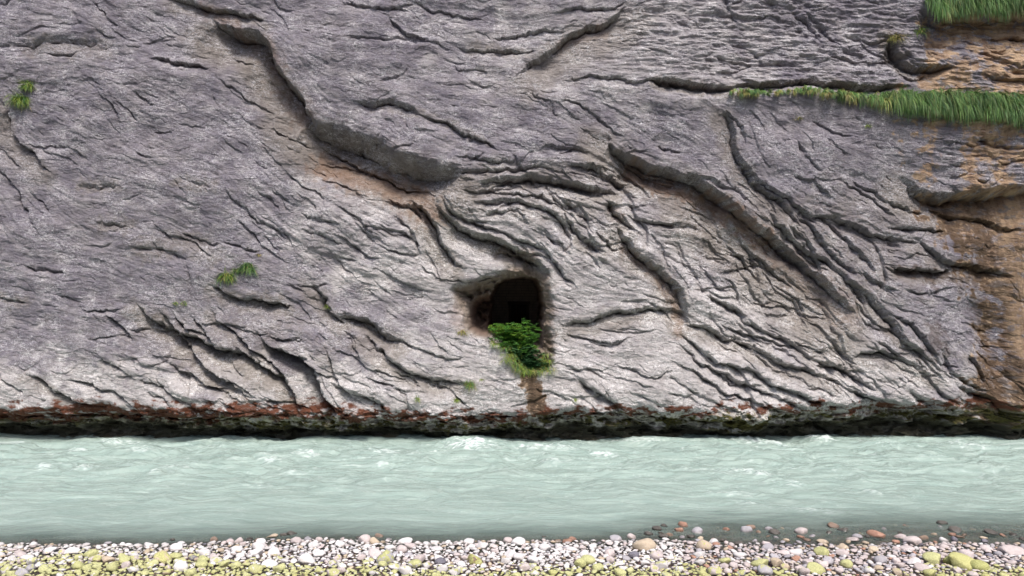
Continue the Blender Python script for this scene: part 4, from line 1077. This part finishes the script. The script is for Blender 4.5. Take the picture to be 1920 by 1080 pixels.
for (px, py, wdt, hgt, colr, al, lab) in NOTE:
    foot = py + hgt * .38; zf = .0 if foot < 1022 else .04
    x, y = ground_hit(px, foot, zf); y += .02
    put_ind(x, y, wdt / 2 / F * y * 1.05, hgt / 2 / F * y * 1.05, colr, al, lab, rs)

# the rest of the bank, largest first
grid = {}
def ok(x, y, r, f):
    gi, gj = int(x / .3), int(y / .3)
    for a in (-1, 0, 1):
        for c in (-1, 0, 1):
            for (X, Y_, R) in grid.get((gi + a, gj + c), ()):
                if (X - x) ** 2 + ((Y_ - y) * 1.0) ** 2 < ((R + r) * f) ** 2: return False
    return True
def add(x, y, r): grid.setdefault((int(x / .3), int(y / .3)), []).append((x, y, r))
for p in placed: add(*p)
gen = []
for (rmin, rmax, tries, f) in ((.065, .10, 380, .92), (.042, .065, 3000, .86), (.026, .044, 28000, .80), (.015, .026, 40000, .78)):
    for _ in range(tries):
        x = rs.uniform(-9.5, 9.5); y = rs.uniform(7.6, 11.2); sy = float(shore_y(x)); s = sy - y
        if s < (-.9 if x > 1.6 else -.22) or (s < -.02 and rs.random() > .14 + .42 * (x > 1.6)): continue
        if rmin > .07 and rs.random() < .35: continue
        rr = rs.uniform(rmin, rmax)
        if rmin < .03 and s < 0: continue
        if rmin < .05 and (abs(x) > 8 or y < 8.0): continue
        if ok(x, y, rr, f): add(x, y, rr); gen.append((x, y, rr, s))
def px_of(x, y, z=0.05): return 960 + x / y * F, 540 + (CAMZ - z) / y * F
def stone_color(x, y, s):
    px, py = px_of(x, y); k = rs.random()
    redr = 1 if (px > 1280) else 0
    if s < 0: colr = rs.choice(['brown', 'dark', 'rust', 'dark', 'tan', 'grey'] if redr else ['dark', 'brown', 'grey', 'dark'])
    elif redr: colr = 'pink' if k < .46 else 'pale' if k < .60 else 'grey' if k < .84 else 'tan' if k < .93 else 'rust' if k < .95 else 'slate' if k < .98 else 'white'
    else: colr = 'white' if k < .32 else 'pale' if k < .68 else 'pink' if k < .84 else 'grey' if k < .90 else 'slate' if k < .91 else 'tan'
    line = np.interp(px, [0, 300, 500, 700, 900, 1100, 1300, 1450, 1700, 1920], [1028, 1029, 1037, 1050, 1056, 1054, 1048, 1054, 1058, 1050])
    g = (py - line) / 26 + .9 * float(perlin(np.array(x * 1.3), np.array(y * 2.2), 401)) + rs.uniform(-.35, .35)
    al = 0.0 if g < 0 or s < .1 else min(1.0, .10 + g * .55 * rs.random() ** .6)
    if px > 1500 and px < 1730: al *= .4
    return colr, al
in_view = [g for g in gen if -20 < px_of(g[0], g[1])[0] < 1940 and px_of(g[0], g[1])[1] < 1088]
in_view.sort(key=lambda g: -g[2] / g[1])
chosen = in_view[:298 - len(NOTE)]; cs = set(id(g) for g in chosen)
AN = [(p[0], p[1], p[6]) for p in NOTE]
short = {}
used = {}
def near_phrase(px, py):
    a = min(AN, key=lambda q: (q[0] - px) ** 2 + ((q[1] - py) * 1.6) ** 2)
    dx, dy = px - a[0], py - a[1]
    side = ('right of' if dx > 0 else 'left of') if abs(dx) > abs(dy) * 1.5 else ('in front of' if dy > 0 else 'behind')
    w_ = a[2].replace(',', '').split(); out = []
    stop = {'on', 'just', 'standing', 'jutting', 'at', 'beside', 'lying', 'between', 'poking', 'under', 'right', 'left', 'next', 'near', 'in', 'touching', 'to', 'over', 'behind', 'below', 'with', 'alone', 'awash', 'farthest', 'past', 'second', 'leaning', 'out', 'wading', 'above', 'before', 'beyond', 'cut', 'of', 'straight', 'lowest'}
    for t in w_:
        if t in stop and len(out) >= 2: break
        out.append(t)
    return side + ' the ' + ' '.join(out)
for g in chosen:
    x, y, rr, s = g; colr, al = stone_color(x, y, s); px, py = px_of(x, y)
    flat_ = rs.uniform(.5, .85)
    size = 'large' if rr > .095 else 'medium' if rr > .068 else 'small'
    shp = 'flattish' if flat_ < .62 else 'rounded'
    cover = ('green coated' if al > .6 else 'green patched') if al > .15 else WORD[colr]
    lab = f'{size} {shp} {cover} stone {near_phrase(px, py)}'
    if lab in used:
        used[lab] += 1; lab = f'{["another","further","outer","lower"][min(3, used[lab]-2)] if used[lab] > 1 else ""} {lab}'.strip()
    else: used[lab] = 1
    lab = ' '.join(lab.split()[:16])
    put_ind(x, y, rr, rr * flat_, colr, al, lab, rs)
VV, FF, CC, AA = [], [], [], []; off = 0
for g in gen:
    if id(g) in cs: continue
    x, y, rr, s = g; colr, al = stone_color(x, y, s)
    v, f = SH2[rs.randrange(16)]
    a = rs.uniform(0, 6.283); ca, sa = math.cos(a), math.sin(a); t = rs.uniform(-.35, .35); ct, st_ = math.cos(t), math.sin(t)
    hz = rs.uniform(.45, .9)
    q = v * np.array([rr, rr, rr * hz]); q = np.stack([q[:, 0] * ct + q[:, 2] * st_, q[:, 1], -q[:, 0] * st_ + q[:, 2] * ct], 1)
    q = np.stack([q[:, 0] * ca - q[:, 1] * sa, q[:, 0] * sa + q[:, 1] * ca, q[:, 2]], 1)
    gz = float(ground_z(np.array(x), np.array(y)))
    q += np.array([x, y, gz + .030 + rr * .28 + rs.uniform(0, .012)]); VV.append(q); FF.append(f + off); off += len(q)
    c = np.array(CW[colr]) * rs.uniform(.85, 1.15); CC.append(np.tile(c, (len(q), 1))); AA.append(np.full(len(q), al))
gm = mesh_np('gravel', np.concatenate(VV), None, True, np.concatenate(FF)); cattr(gm, 'col', np.concatenate(CC)); fattr(gm, 'algae', np.concatenate(AA))
tag(link('gravel', gm, ST_S), 'packed pale pebbles and small stones of the river bank', 'gravel', kind='stuff')
print('rock verts', NX * NY, 'cracks', cnt, 'stones', len(gen), 'individual', len(placed))
